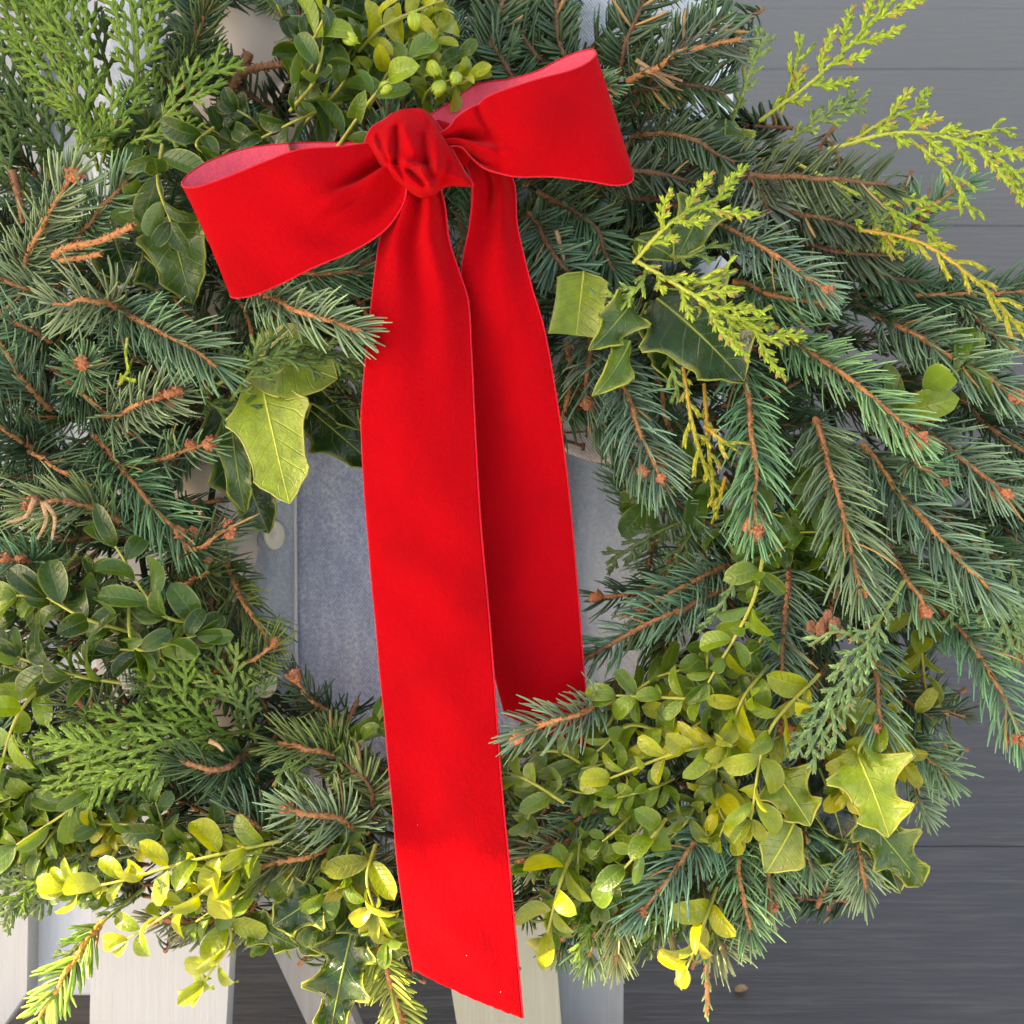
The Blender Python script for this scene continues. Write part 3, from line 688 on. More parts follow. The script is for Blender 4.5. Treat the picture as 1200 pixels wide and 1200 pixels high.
def holly(px0, py0, px1, py1, d0, d1, wpx, color, spines=3, sd=0.34, wave=0.004, nx=(0, -1, 0.15), cup=0.25, arch=0.35, twist=0.0, label=None, shape=''):
    hs[0] += 1
    a = P(px0, py0, d0); b = P(px1, py1, d1); Lh = float(np.linalg.norm(b - a))
    me = leaf_mesh('holly_leaf', Lh, wpx * 0.0005, cup, arch, M_holly, m=15, wave=wave, spines=spines, spine_d=sd, seed=hs[0], twist=twist, shape=shape)
    o = link('holly_leaf', me, wreath, mat4=mat_from(a, b - a, np.array(nx, float)), color=color)
    if label: o['label'] = label
    g = Geo(); vv = np.array([v.co[:] for v in me.vertices]).reshape(-1, 15, 3)
    rr = np.full(vv.shape[0], 0.00055); rr[-1] = 0.00025
    for j in (0, 14): g.tubes(vv[:, j], rr[None], 5)
    link('leaf_edge', g.mesh('leaf_edge', M_stem), o, color=(1.5, 1.4, 1.1) if color[1] > 0.2 else (0.9, 0.95, 0.6))
    g = Geo(); g.tubes(vv[:, 7] + np.array([0, 0, 0.0001]), np.linspace(0.0008, 0.0002, vv.shape[0])[None], 5)
    link('midrib', g.mesh('midrib', M_stem), o, color=(2.2, 2.1, 1.2) if color[1] > 0.2 else (0.8, 1.0, 0.6))
    return o

# ---- filler: short twigs inside the ring, copies of a few templates, so that the wreath is dense
OUT = np.array([(-60, -60), (845, -60), (835, 60), (860, 150), (960, 190), (1060, 240), (1080, 320), (1190, 370), (1215, 600), (1190, 760), (1100, 760), (1085, 880), (1010, 960), (960, 1040), (850, 1070), (760, 1090), (640, 1085), (560, 1110), (440, 1120), (330, 1060), (230, 1080), (110, 1050), (-10, 985), (-60, 900)], float)
INN = np.array([(345, 470), (425, 505), (560, 480), (625, 470), (700, 520), (745, 590), (765, 640), (740, 720), (700, 800), (600, 880), (450, 880), (385, 860), (335, 790), (285, 740), (285, 690), (290, 640), (290, 600), (300, 550), (320, 500)], float)
GAPS = [(60, 70, 85), (150, 40, 70), (285, 50, 62), (90, 190, 40), (238, 562, 48), (288, 628, 34), (230, 120, 30), (825, 120, 35), (535, 270, 22), (655, 420, 24), (540, 25, 30), (690, 15, 40), (800, 20, 40)]
def inside(p, poly):
    x, y = p; c = False; j = len(poly) - 1
    for i in range(len(poly)):
        if (poly[i][1] > y) != (poly[j][1] > y) and x < (poly[j][0] - poly[i][0]) * (y - poly[i][1]) / (poly[j][1] - poly[i][1]) + poly[i][0]: c = not c
        j = i
    return c
def okp(p):
    return inside(p, OUT) and not inside(p, INN) and all((p[0] - gx) ** 2 + (p[1] - gy) ** 2 > gr * gr for gx, gy, gr in GAPS)
tmpl = []
for k in range(9):
    kd = 'spruce' if k % 3 else 'fir'; Lt = 0.065
    path = np.array([(0, 0, 0), (0.004 * rng.normal(), 0.002, Lt / 2), (0.006 * rng.normal(), -0.004, Lt)])
    if kd == 'spruce': g, C, t, _ = needles_geo(path, 0.020, 2000, 0.00062, 1, 0.95, 0.7, 0.5, 900 + k); mt = M_needle
    else: g, C, t, _ = needles_geo(path, 0.017, 1500, 0.00085, 1.25, 1.05, 0.25, 0.5, 900 + k, 'fir'); mt = M_fir
    tmpl.append((kd, stem_geo(C, 0.0015, 0.001, k, False).mesh(kd + '_sprig', M_twig), g.mesh('needles', mt)))
def flow(x, y):
    dx, dy = (x - CX), (y - CY); r = math.hypot(dx, dy) + 1e-6; ox, oy = dx / r, dy / r
    cw = (-oy, ox)                               # clockwise on screen (y down)
    if x > CX: v = (ox + 0.55 * cw[0], oy + 0.55 * cw[1])
    else: v = (ox - 0.45 * cw[0] * (1 if y > CY else -0.3), oy - 0.45 * cw[1])
    a = math.atan2(v[1], v[0]) + random.gauss(0, 0.5); return math.cos(a), math.sin(a)
cov = {}
def cell(x, y): return (int(math.floor(x / 34)), int(math.floor(y / 34)))
for iy in range(-2, 36):
    for ix in range(-2, 37):
        if okp((ix * 34 + 17, iy * 34 + 17)): cov[(ix, iy)] = random.random() * 0.5
def fill(n, d_lo, d_hi):
    for _ in range(n):
        c = min(cov, key=cov.get); mx, my = c[0] * 34 + 17 + random.gauss(0, 8), c[1] * 34 + 17 + random.gauss(0, 8)
        for tr in range(14):
            fx, fy = flow(mx, my)
            if tr > 4: a_ = random.random() * 6.283; fx, fy = math.cos(a_), math.sin(a_)
            hl = 62 if tr < 9 else 40
            p0 = (mx - fx * hl, my - fy * hl); p1 = (mx + fx * hl, my + fy * hl)
            if all(not inside(p_, INN) and all((p_[0] - gx) ** 2 + (p_[1] - gy) ** 2 > (gr * 0.9) ** 2 for gx, gy, gr in GAPS) for p_ in (p0, (mx, my), p1)) and inside(p1, OUT): break
        else:
            cov[c] += 0.7; continue
        for f in np.linspace(0, 1, 7):
            cc = cell(p0[0] + (p1[0] - p0[0]) * f, p0[1] + (p1[1] - p0[1]) * f)
            if cc in cov: cov[cc] += 0.5
        cov[c] += 0.4
        kd, sm, nm_ = random.choice(tmpl); dp = random.uniform(d_lo, d_hi)
        a = P(p0[0], p0[1], dp + 0.012); b = P(p1[0], p1[1], dp - 0.008); dv = Vector(b - a); sc_ = dv.length / 0.065; dv.normalize()
        mt = Matrix.Translation(Vector(a)) @ dv.to_track_quat('Z', 'Y').to_matrix().to_4x4() @ Matrix.Rotation(random.gauss(math.pi, 0.5), 4, 'Z') @ Matrix.Diagonal((1, 1, sc_, 1))
        o = link(kd + '_sprig', sm, wreath, mat4=mt, color=(0.55, 0.55, 0.6))
        col_ = random.choice((BLUE, DEEP, BLUE, GREY, OLIVE)) if kd == 'spruce' else random.choice((FIRC, DEEP, FIRC))
        link('needles', nm_, o, kind='stuff', color=col_)
fill(340, 0.02, 0.055)
fill(170, -0.035, 0.01)

# ---- spruce, right side
S = 'spruce'
def sp(*a, **k): return sprig(S, *a, **k)
sp([(820, 250), (900, 295), (970, 342)], -0.035, -0.075, 50)
sp([(860, 330), (910, 345), (966, 356)], -0.03, -0.05, 44)
sp([(905, 380), (1000, 447), (1080, 515)], -0.04, -0.085, 52, buds=3)
sp([(868, 410), (884, 530), (886, 625)], -0.045, -0.085, 54, buds=3, curve=1.0)
sp([(955, 490), (985, 600), (1011, 695)], -0.05, -0.09, 54)
sp([(1010, 520), (1090, 620), (1162, 692)], -0.04, -0.075, 54, buds=0, stemcol=(1.1, 1.2, 1))
sp([(1060, 490), (1130, 540), (1180, 578)], -0.03, -0.06, 48, buds=3)
sp([(1020, 365), (1120, 420), (1187, 465)], -0.02, -0.05, 48, buds=2, color=GREY)
sp([(1000, 345), (1110, 345), (1230, 340)], -0.01, -0.03, 48, color=DEEP, buds=0)
sp([(1080, 690), (1150, 770), (1200, 870)], -0.02, -0.06, 52, buds=3, label='long spruce sprig reaching down at the right edge')
sp([(1018, 735), (1030, 810), (1032, 872)], -0.05, -0.08, 50, buds=3)
sp([(925, 660), (917, 760), (920, 858)], -0.05, -0.08, 52, buds=3, spread=1.05)
sp([(1040, 640), (1065, 680), (1085, 717)], -0.04, -0.07, 46, buds=2)
sp([(982, 690), (962, 740), (950, 785)], -0.03, -0.05, 40, color=DEEP)
sp([(1100, 600), (1150, 640), (1210, 680)], -0.02, -0.03, 46, color=DEEP)
sp([(1060, 530), (1080, 545), (1105, 566)], -0.05, -0.06, 40)
sp([(1130, 470), (1170, 510), (1220, 540)], -0.0, -0.03, 46, color=DEEP)
sp([(1130, 555), (1175, 575), (1215, 610)], -0.0, -0.02, 46, color=DEEP)
sp([(1090, 640), (1150, 670), (1220, 720)], 0.0, -0.03, 48, color=GREY)
sp([(690, 375), (691, 430), (688, 472)], -0.03, -0.05, 46, dens=2400)
sp([(665, 400), (668, 450), (656, 505)], -0.01, -0.02, 40, dens=1800, color=DEEP)
sp([(715, 400), (745, 490), (775, 562)], -0.04, -0.07, 52, buds=3)
sp([(765, 400), (775, 470), (790, 530)], -0.02, -0.03, 44, color=DEEP)
sp([(860, 660), (800, 688), (750, 717)], -0.03, -0.05, 46, dens=2200, color=BLUE)
sp([(850, 690), (770, 728), (672, 778)], -0.04, -0.06, 46, dens=2200, color=BLUE)
sp([(800, 640), (760, 690), (700, 700)], -0.0, -0.02, 42, dens=1500, color=DEEP)
sp([(720, 822), (660, 842), (606, 865)], -0.075, -0.105, 46, dens=2300, color=GREY)
sp([(840, 940), (800, 1005), (752, 1068)], -0.05, -0.075, 52, color=BLUE, buds=1)
sp([(860, 960), (868, 1030), (880, 1092)], -0.04, -0.06, 50, buds=0, color=GREY)
sp([(898, 930), (900, 1000), (903, 1062)], -0.03, -0.05, 46, buds=1, color=GREY)
sp([(938, 940), (944, 985), (952, 1022)], -0.03, -0.04, 44, buds=0, color=BLUE)
sp([(1000, 950), (1008, 1005), (1015, 1048)], -0.03, -0.045, 40, buds=0, color=GREY)
sp([(1050, 850), (1080, 880), (1112, 912)], -0.02, -0.035, 42, buds=0, color=GREY)
sp([(1040, 810), (1085, 825), (1130, 840)], 0.0, 0.01, 40, buds=0, color=FIRC, dens=1600)
sp([(1040, 880), (1070, 920), (1085, 955)], 0.0, 0.0, 42, buds=0, color=GREY)
sp([(1060, 280), (1100, 235), (1135, 213)], 0.0, -0.02, 44, buds=0, color=BLUE, dens=2000)
sp([(820, 1000), (830, 1080), (850, 1115)], -0.03, -0.05, 46, buds=0, color=(0.24, 0.30, 0.12))
sp([(740, 1010), (725, 1070), (722, 1130)], -0.04, -0.06, 44, buds=0, color=(0.26, 0.32, 0.12), spread=0.7)
sp([(690, 1020), (700, 1080), (690, 1125)], -0.02, -0.03, 40, buds=0, color=(0.16, 0.24, 0.10))
sp([(770, 1020), (775, 1070), (745, 1105)], -0.03, -0.05, 40, buds=0, color=(0.24, 0.30, 0.12), spread=0.7)
sp([(835, 1060), (828, 1140), (828, 1188)], -0.02, -0.03, 14, buds=0, color=(0.30, 0.36, 0.14), dens=1200, spread=0.5)
sp([(700, 960), (660, 985), (612, 1010)], -0.03, -0.05, 40, color=GREY)
sp([(760, 940), (700, 950), (640, 985)], -0.03, -0.05, 40, color=BLUE)
sp([(700, 1060), (660, 1100), (655, 1120)], 0.0, 0.0, 38, buds=0, color=DEEP)
# spruce, left side
sp([(20, 330), (55, 255), (85, 203)], -0.04, -0.08, 50, color=GREY, buds=2)
sp([(75, 300), (118, 243), (152, 208)], -0.04, -0.07, 46, color=GREY, buds=0)
sp([(115, 352), (190, 388), (254, 430)], -0.05, -0.085, 56, color=(0.12, 0.20, 0.13), buds=0)
sp([(150, 362), (105, 352), (62, 356)], -0.06, -0.08, 46, color=GREY, buds=0, spread=1.2)
sp([(110, 470), (100, 440), (95, 425)], -0.02, -0.08, 40, buds=1, spread=1.3, bow=0)
sp([(60, 480), (10, 420), (-30, 340)], -0.02, -0.05, 56, color=BLUE)
sp([(70, 540), (0, 500), (-50, 440)], -0.02, -0.05, 56, color=DEEP)
sp([(60, 400), (20, 380), (-40, 340)], -0.03, -0.05, 52, color=BLUE)
sp([(90, 330), (30, 340), (-30, 300)], -0.03, -0.05, 50, color=GREY)
sp([(120, 490), (165, 475), (205, 459)], -0.04, -0.075, 46, color=GREY, buds=4, spread=1.1)
sp([(60, 430), (120, 480), (170, 520)], -0.02, -0.04, 52, color=DEEP, buds=0)
sp([(110, 510), (168, 578), (222, 640)], -0.03, -0.06, 52, color=BLUE, buds=3)
sp([(20, 515), (60, 545), (108, 570)], -0.02, -0.05, 50, color=DEEP, buds=0)
sp([(160, 545), (210, 530), (246, 519)], -0.03, -0.06, 40, color=BLUE, buds=4, dens=1500, spread=1.1)
sp([(160, 595), (220, 590), (262, 585)], -0.01, -0.02, 38, color=DEEP, buds=0, dens=1100)
sp([(205, 655), (245, 635), (273, 618)], -0.05, -0.07, 44, color=FIRC, buds=3, dens=1700, spread=0.7)
sp([(140, 610), (90, 590), (32, 590)], -0.055, -0.08, 50, color=(0.16, 0.22, 0.08), buds=2, spread=0.9)
sp([(60, 665), (30, 658), (5, 655)], -0.04, -0.075, 46, color=BLUE, buds=2, spread=1.2)
sp([(200, 690), (240, 670), (245, 655)], -0.02, -0.06, 48, color=OLIVE, buds=1, dens=1900, spread=1.2)
sp([(265, 660), (290, 710), (318, 755)], -0.03, -0.06, 44, color=OLIVE, buds=1, dens=2000)
sp([(240, 790), (290, 775), (322, 752)], -0.03, -0.065, 44, color=OLIVE, buds=1, dens=2200)
sp([(400, 850), (365, 820), (345, 792)], -0.03, -0.055, 40, color=FIRC, buds=1, dens=2200)
sp([(390, 870), (410, 840), (420, 820)], -0.01, -0.02, 36, color=FIRC, buds=0, dens=1200)
sp([(140, 850), (105, 830), (86, 818)], -0.04, -0.075, 44, color=(0.16, 0.20, 0.10), buds=1, spread=1.2, dens=1900)
sp([(290, 880), (260, 900), (212, 893)], -0.05, -0.075, 40, color=FIRC, buds=0, stemcol=(0.8, 0.85, 0.9), stem=(0.0019, 0.0016))
sp([(420, 900), (370, 880), (325, 872)], -0.05, -0.07, 42, color=OLIVE, buds=0, stemcol=(0.9, 0.9, 0.9), stem=(0.0018, 0.0015))
sp([(430, 975), (390, 958), (336, 948)], -0.05, -0.08, 52, color=GREY, buds=1, stem=(0.002, 0.0016), spread=1.15)
sp([(420, 985), (350, 1005), (275, 1022)], -0.05, -0.075, 48, color=OLIVE, buds=0, stem=(0.0022, 0.0015))
sp([(330, 990), (295, 965), (265, 950)], -0.04, -0.06, 46, color=GREY, buds=0)
sp([(250, 960), (200, 935), (150, 925)], -0.02, -0.03, 40, color=DEEP, buds=0)
sp([(300, 1060), (240, 1080), (182, 1078)], -0.04, -0.06, 40, color=(0.17, 0.22, 0.10), buds=2, stem=(0.002, 0.0018))
sp([(380, 1040), (320, 1070), (270, 1090)], -0.02, -0.03, 42, color=OLIVE, buds=0)
sprig('fir', [(120, 1080), (85, 1130), (45, 1195)], -0.05, -0.055, 34, color=(0.24, 0.34, 0.05), buds=0, dens=1300, spread=0.8, stemcol=(1.3, 1.5, 0.8), curve=0.3)
sprig('fir', [(430, 1080), (455, 1140), (470, 1200)], -0.04, -0.05, 38, color=(0.26, 0.36, 0.06), buds=2, dens=1700, spread=0.95, curve=0.3)
sp([(400, 1070), (415, 1120), (400, 1150)], -0.02, -0.03, 36, color=LIME, buds=0, dens=1600)
sp([(290, 338), (355, 364), (426, 390)], -0.07, -0.116, 42, color=GREY, buds=0, dens=2100, curve=0.9)
sp([(400, 330), (430, 370), (425, 400)], -0.02, -0.03, 44, color=DEEP, buds=0)
sp([(320, 310), (360, 320), (430, 320)], -0.03, -0.04, 44, color=BLUE, buds=0)
sp([(260, 300), (290, 370), (300, 420)], -0.02, -0.04, 44, color=DEEP, buds=0)
sp([(130, 290), (180, 260), (210, 240)], -0.02, -0.03, 40, color=DEEP, buds=0)
sp([(250, 480), (230, 430), (180, 400)], -0.01, -0.03, 44, color=DEEP, buds=0)
sp([(500, 240), (540, 260), (530, 330)], 0.02, 0.01, 40, color=DEEP, buds=0, dens=1000)
# bare orange twig stubs on the left
for pts, r_ in (([(62, 300), (80, 290), (118, 282), (156, 264)], 0.0019), ([(70, 305), (95, 302), (119, 297)], 0.0015)):
    g = stem_geo(crom([P(x, y, -0.078 - 0.01 * k) for k, (x, y) in enumerate(pts)], 50) - P(*pts[0], -0.078), r_, r_ * 0.8, 5)
    link('bare_twig', g.mesh('bare_twig', M_twig), wreath, P(*pts[0], -0.078), color=(0.85, 0.85, 0.85))
for pts, r_, d_ in (([(256, 135), (266, 112), (278, 92), (292, 62)], 0.0034, -0.02), ([(280, 85), (310, 78), (340, 75)], 0.0024, -0.022), ([(15, 200), (22, 230), (28, 262)], 0.0022, -0.05), ([(395, 320), (420, 312), (440, 305)], 0.0035, -0.02)):
    g = stem_geo(crom([P(x, y, d_) for x, y in pts], 50) - P(*pts[0], d_), r_, r_ * 0.85, 6)
    link('bare_twig', g.mesh('bare_twig', M_twig), wreath, P(*pts[0], d_), color=(0.5, 0.5, 0.55))
# tan dead bits
for pts in ([(40, 585), (30, 605), (8, 612)], [(50, 588), (54, 610), (44, 632)], [(52, 588), (64, 606), (61, 632)], [(745, 70), (765, 82), (800, 95)], [(750, 80), (775, 90), (790, 100)], [(652, 270), (660, 300), (664, 315)], [(245, 868), (255, 873), (262, 880)]):
    dn = -0.09 if pts[0][0] < 300 else -0.058; ctr = P(*pts[0], dn); g = Geo(); g.tubes(crom([P(x, y, dn) for x, y in pts], 16) - ctr, np.linspace(0.0012, 0.0006, 16)[None], 6, wf=1.2, hf=0.5)
    link('dead_needle', g.mesh('dead_needle', mat_cache if 'mat_cache' in globals() else globals().setdefault('mat_cache', mat_bark('tan_dead_needle', (0.40, 0.25, 0.13), (0.25, 0.14, 0.07)))), wreath, ctr)

# ---- fir, top and upper right
def fr(*a, **k): return sprig('fir', *a, **k)
FG = (0.036, 0.075, 0.034)
for pts, d0, d1, c, nl in (
    ([(545, 140), (565, 80), (590, 0)], -0.03, -0.05, FG, 36), ([(540, 130), (530, 70), (520, 10)], -0.02, -0.03, FG, 32),
    ([(660, 90), (615, 50), (600, -20)], -0.02, -0.04, FG, 38), ([(700, 120), (660, 60), (650, -10)], -0.02, -0.03, FG, 34),
    ([(720, 120), (730, 60), (760, -20)], -0.02, -0.045, FG, 38), ([(740, 130), (790, 60), (850, 20)], -0.03, -0.05, FG, 36),
    ([(730, 110), (790, 100), (850, 110)], -0.03, -0.05, FG, 36), ([(740, 160), (800, 160), (860, 190)], -0.03, -0.05, FG, 36),
    ([(610, 130), (590, 70), (560, 40)], -0.04, -0.05, FG, 34), ([(730, 230), (790, 240), (850, 260)], -0.02, -0.04, FG, 36),
    ([(630, 225), (690, 260), (720, 320)], -0.03, -0.05, DEEP, 38), ([(620, 250), (650, 300), (690, 345)], -0.035, -0.055, (0.09, 0.15, 0.10), 42),
    ([(700, 220), (740, 200), (820, 215)], -0.03, -0.045, FG, 34), ([(840, 190), (880, 210), (900, 250)], -0.03, -0.06, (0.11, 0.16, 0.11), 42),
    ([(880, 205), (960, 208), (1040, 216)], -0.065, -0.085, (0.035, 0.05, 0.022), 46), ([(870, 240), (940, 250), (1010, 270)], -0.04, -0.05, (0.04, 0.055, 0.03), 40),
    ([(900, 270), (960, 290), (1040, 300)], -0.02, -0.04, (0.05, 0.075, 0.045), 40), ([(960, 310), (1020, 320), (1080, 330)], -0.01, -0.03, DEEP, 40),
    ([(250, 100), (230, 40), (240, -20)], 0.0, -0.01, (0.05, 0.10, 0.06), 34), ([(320, 130), (260, 90), (200, 70)], 0.0, -0.01, FIRC, 34),
    ([(220, 150), (200, 100), (190, 60)], 0.0, 0.0, FIRC, 30), ([(430, 900), (400, 880), (380, 850)], -0.04, -0.05, OLIVE, 34),
    ([(440, 960), (430, 920), (400, 890)], -0.055, -0.065, (0.10, 0.15, 0.05), 34), ([(340, 900), (290, 930), (240, 900)], -0.03, -0.04, DEEP, 40),
    ([(650, 940), (610, 990), (590, 1010)], -0.03, -0.04, (0.10, 0.16, 0.09), 36)):
    fr(pts, d0, d1, nl, c, buds=0, dens=1150 if nl == 46 else None, stemcol=(0.35, 0.4, 0.45))
sp([(735, 95), (800, 62), (868, 46)], -0.045, -0.075, 44, color=(0.08, 0.13, 0.09), buds=0, dens=1900)

# ---- cedar
G1 = (0.13, 0.23, 0.022); G2 = (0.06, 0.12, 0.022); G3 = (0.28, 0.38, 0.028); GY = (0.33, 0.32, 0.02); GG = (0.17, 0.28, 0.10)
for pts, d0, d1, bl, c, dr in (
    ([(150, 200), (90, 120), (40, 30), (25, -30)], -0.02, -0.05, 60, G1, 0), ([(160, 130), (158, 60), (150, -30)], -0.03, -0.05, 50, G1, 0),
    ([(135, 125), (100, 70), (55, -10)], -0.03, -0.05, 45, G1, 0), ([(115, 200), (100, 140), (70, 90)], -0.03, -0.05, 42, G1, 0),
    ([(120, 190), (130, 150), (150, 110)], -0.04, -0.055, 32, G1, 0), ([(170, 160), (210, 120), (262, 70)], -0.04, -0.055, 36, G1, 0),
    ([(60, 210), (30, 130), (-10, 60)], -0.01, -0.03, 50, G2, 0), ([(90, 220), (60, 170), (20, 130)], -0.01, -0.03, 45, G2, 0),
    ([(40, 240), (10, 200), (-20, 150)], -0.02, -0.03, 40, G2, 0), ([(150, 170), (175, 160), (240, 155)], -0.05, -0.06, 22, G1, 0),
    ([(180, 90), (185, 40), (195, -20)], 0.0, 0.0, 36, G2, 0), ([(130, 100), (120, 60), (105, 20)], 0.0, -0.01, 34, G2, 0), ([(200, 90), (230, 70), (280, 80)], -0.02, -0.02, 25, G2, 0),
    ([(60, 60), (45, 20), (20, -10)], 0.0, 0.0, 30, G2, 0), ([(85, 210), (95, 180), (110, 150)], -0.05, -0.06, 30, G1, 0),
    ([(890, 142), (960, 88), (1046, 0)], -0.03, -0.05, 34, G3, 0), ([(915, 132), (930, 85), (940, 42)], -0.03, -0.045, 14, G3, 0),
    ([(855, 150), (875, 95), (898, 40)], -0.03, -0.04, 20, (0.20, 0.30, 0.07), 0), ([(1000, 165), (1040, 140), (1086, 124)], -0.03, -0.04, 22, G3, 0),
    ([(905, 180), (960, 140), (1015, 118)], -0.02, -0.03, 22, (0.22, 0.32, 0.08), 0),
    ([(970, 175), (1060, 155), (1150, 175), (1215, 225)], -0.04, -0.06, 26, G3, 0.5), ([(1065, 163), (1110, 200), (1142, 255)], -0.045, -0.06, 14, G3, 0.3),
    ([(1120, 163), (1150, 155), (1188, 150)], -0.045, -0.05, 10, G3, 0), ([(930, 190), (1000, 225), (1095, 270)], -0.03, -0.05, 36, G3, 0.2),
    ([(920, 220), (990, 260), (1060, 285)], -0.03, -0.04, 34, (0.20, 0.30, 0.06), 0.2), ([(1000, 268), (1080, 285), (1150, 335), (1200, 392)], -0.05, -0.07, 18, GY, 0.3),
    ([(1035, 275), (1045, 290), (1056, 304)], -0.05, -0.055, 8, GY, 0), ([(870, 240), (890, 270), (920, 290)], -0.03, -0.04, 26, G2, 0),
    ([(742, 308), (790, 258), (855, 228)], -0.075, -0.09, 30, G3, 0), ([(745, 305), (820, 350), (915, 405)], -0.075, -0.09, 34, G3, 0), ([(780, 325), (830, 330), (862, 316)], -0.075, -0.09, 16, G3, 0),
    ([(820, 355), (860, 372), (902, 372)], -0.08, -0.09, 12, G3, 0), ([(760, 312), (745, 340), (720, 355)], -0.07, -0.075, 22, (0.26, 0.36, 0.06), 0), ([(780, 300), (810, 300), (835, 285)], -0.06, -0.06, 24, (0.16, 0.24, 0.05), 0),
    ([(800, 430), (812, 500), (830, 560)], -0.07, -0.075, 14, GY, 0.3), ([(825, 450), (830, 520), (838, 600)], -0.06, -0.07, 10, GY, 0.3), ([(826, 500), (845, 515), (866, 530)], -0.075, -0.08, 12, GY, 0),
    ([(780, 410), (790, 440), (795, 470)], -0.06, -0.07, 18, (0.2, 0.3, 0.06), 0), ([(850, 560), (842, 590), (835, 612)], -0.07, -0.07, 6, GY, 0),
    ([(255, 450), (310, 420), (380, 425)], -0.065, -0.075, 26, G2, 0), ([(270, 470), (300, 430), (330, 400)], -0.06, -0.07, 34, (0.13, 0.22, 0.045), 0), ([(230, 460), (260, 480), (300, 490)], -0.05, -0.06, 30, G2, 0), ([(330, 405), (370, 410), (420, 425)], -0.05, -0.06, 26, (0.12, 0.2, 0.04), 0),
    ([(240, 470), (250, 440), (275, 415)], -0.05, -0.06, 30, (0.14, 0.22, 0.05), 0), ([(360, 430), (400, 440), (430, 440)], -0.03, -0.04, 26, (0.09, 0.15, 0.03), 0),
    ([(140, 450), (150, 435), (155, 423)], -0.06, -0.07, 16, G3, 0),
    ([(260, 860), (215, 820), (185, 755)], -0.05, -0.07, 46, G1, 0), ([(270, 860), (160, 880), (75, 900)], -0.05, -0.08, 56, (0.22, 0.34, 0.05), 0), ([(280, 850), (270, 800), (240, 770)], -0.04, -0.06, 40, (0.16, 0.25, 0.05), 0),
    ([(240, 880), (160, 920), (40, 935)], -0.04, -0.06, 46, (0.18, 0.28, 0.06), 0), ([(300, 870), (290, 830), (300, 790)], -0.03, -0.05, 34, (0.14, 0.22, 0.06), 0), ([(220, 850), (150, 850), (100, 860)], -0.06, -0.075, 40, G1, 0),
    ([(90, 930), (50, 905), (15, 880)], -0.04, -0.05, 30, G1, 0), ([(200, 900), (120, 950), (-10, 960)], -0.03, -0.04, 44, (0.17, 0.27, 0.08), 0), ([(190, 960), (100, 1000), (-20, 1010)], -0.02, -0.03, 46, (0.13, 0.2, 0.08), 0),
    ([(160, 1000), (80, 1020), (0, 1050)], -0.01, -0.01, 44, (0.13, 0.2, 0.08), 0.3), ([(60, 1030), (20, 1050), (5, 1090)], -0.01, -0.01, 26, (0.13, 0.2, 0.08), 0.3), ([(170, 1040), (120, 1080), (60, 1140)], -0.03, -0.04, 20, (0.08, 0.13, 0.04), 0),
    ([(380, 850), (400, 890), (430, 940)], -0.05, -0.06, 34, (0.13, 0.2, 0.04), 0), ([(360, 860), (340, 890), (350, 930)], -0.05, -0.06, 26, (0.15, 0.24, 0.05), 0),
    ([(1060, 680), (1010, 760), (945, 885)], -0.08, -0.095, 34, GG, 0.2), ([(1010, 750), (980, 740), (950, 755)], -0.09, -0.1, 14, GG, 0), ([(1150, 620), (1165, 690), (1195, 780)], -0.04, -0.05, 36, GG, 0.3), ([(1130, 640), (1120, 690), (1115, 740)], -0.03, -0.04, 24, GG, 0.3),
    ([(1180, 640), (1190, 680), (1205, 760)], -0.03, -0.04, 26, GG, 0.3), ([(800, 610), (760, 630), (712, 660)], -0.03, -0.04, 24, (0.09, 0.13, 0.04), 0), ([(830, 600), (800, 640), (775, 690)], -0.02, -0.03, 26, (0.10, 0.16, 0.04), 0), ([(880, 640), (850, 700), (820, 740)], -0.05, -0.06, 10, GG, 0),
    ([(560, 900), (600, 930), (640, 980)], -0.01, -0.02, 34, G2, 0)):
    cedar(pts, d0, d1, bl * (1.7 if c in (G3, GY) else 1.15), c, sub=bl >= 20, droop=dr, spacing=0.0056 if c not in (G3, GY) else 0.0082, ang=0.62,
          scale=1.0 if c in (G3, GY) else 0.98, stemcol=(1.6, 1.5, 1.0) if c in (G3,) else ((2.2, 1.0, 0.7) if c is GY else (0.8, 0.9, 0.7)))

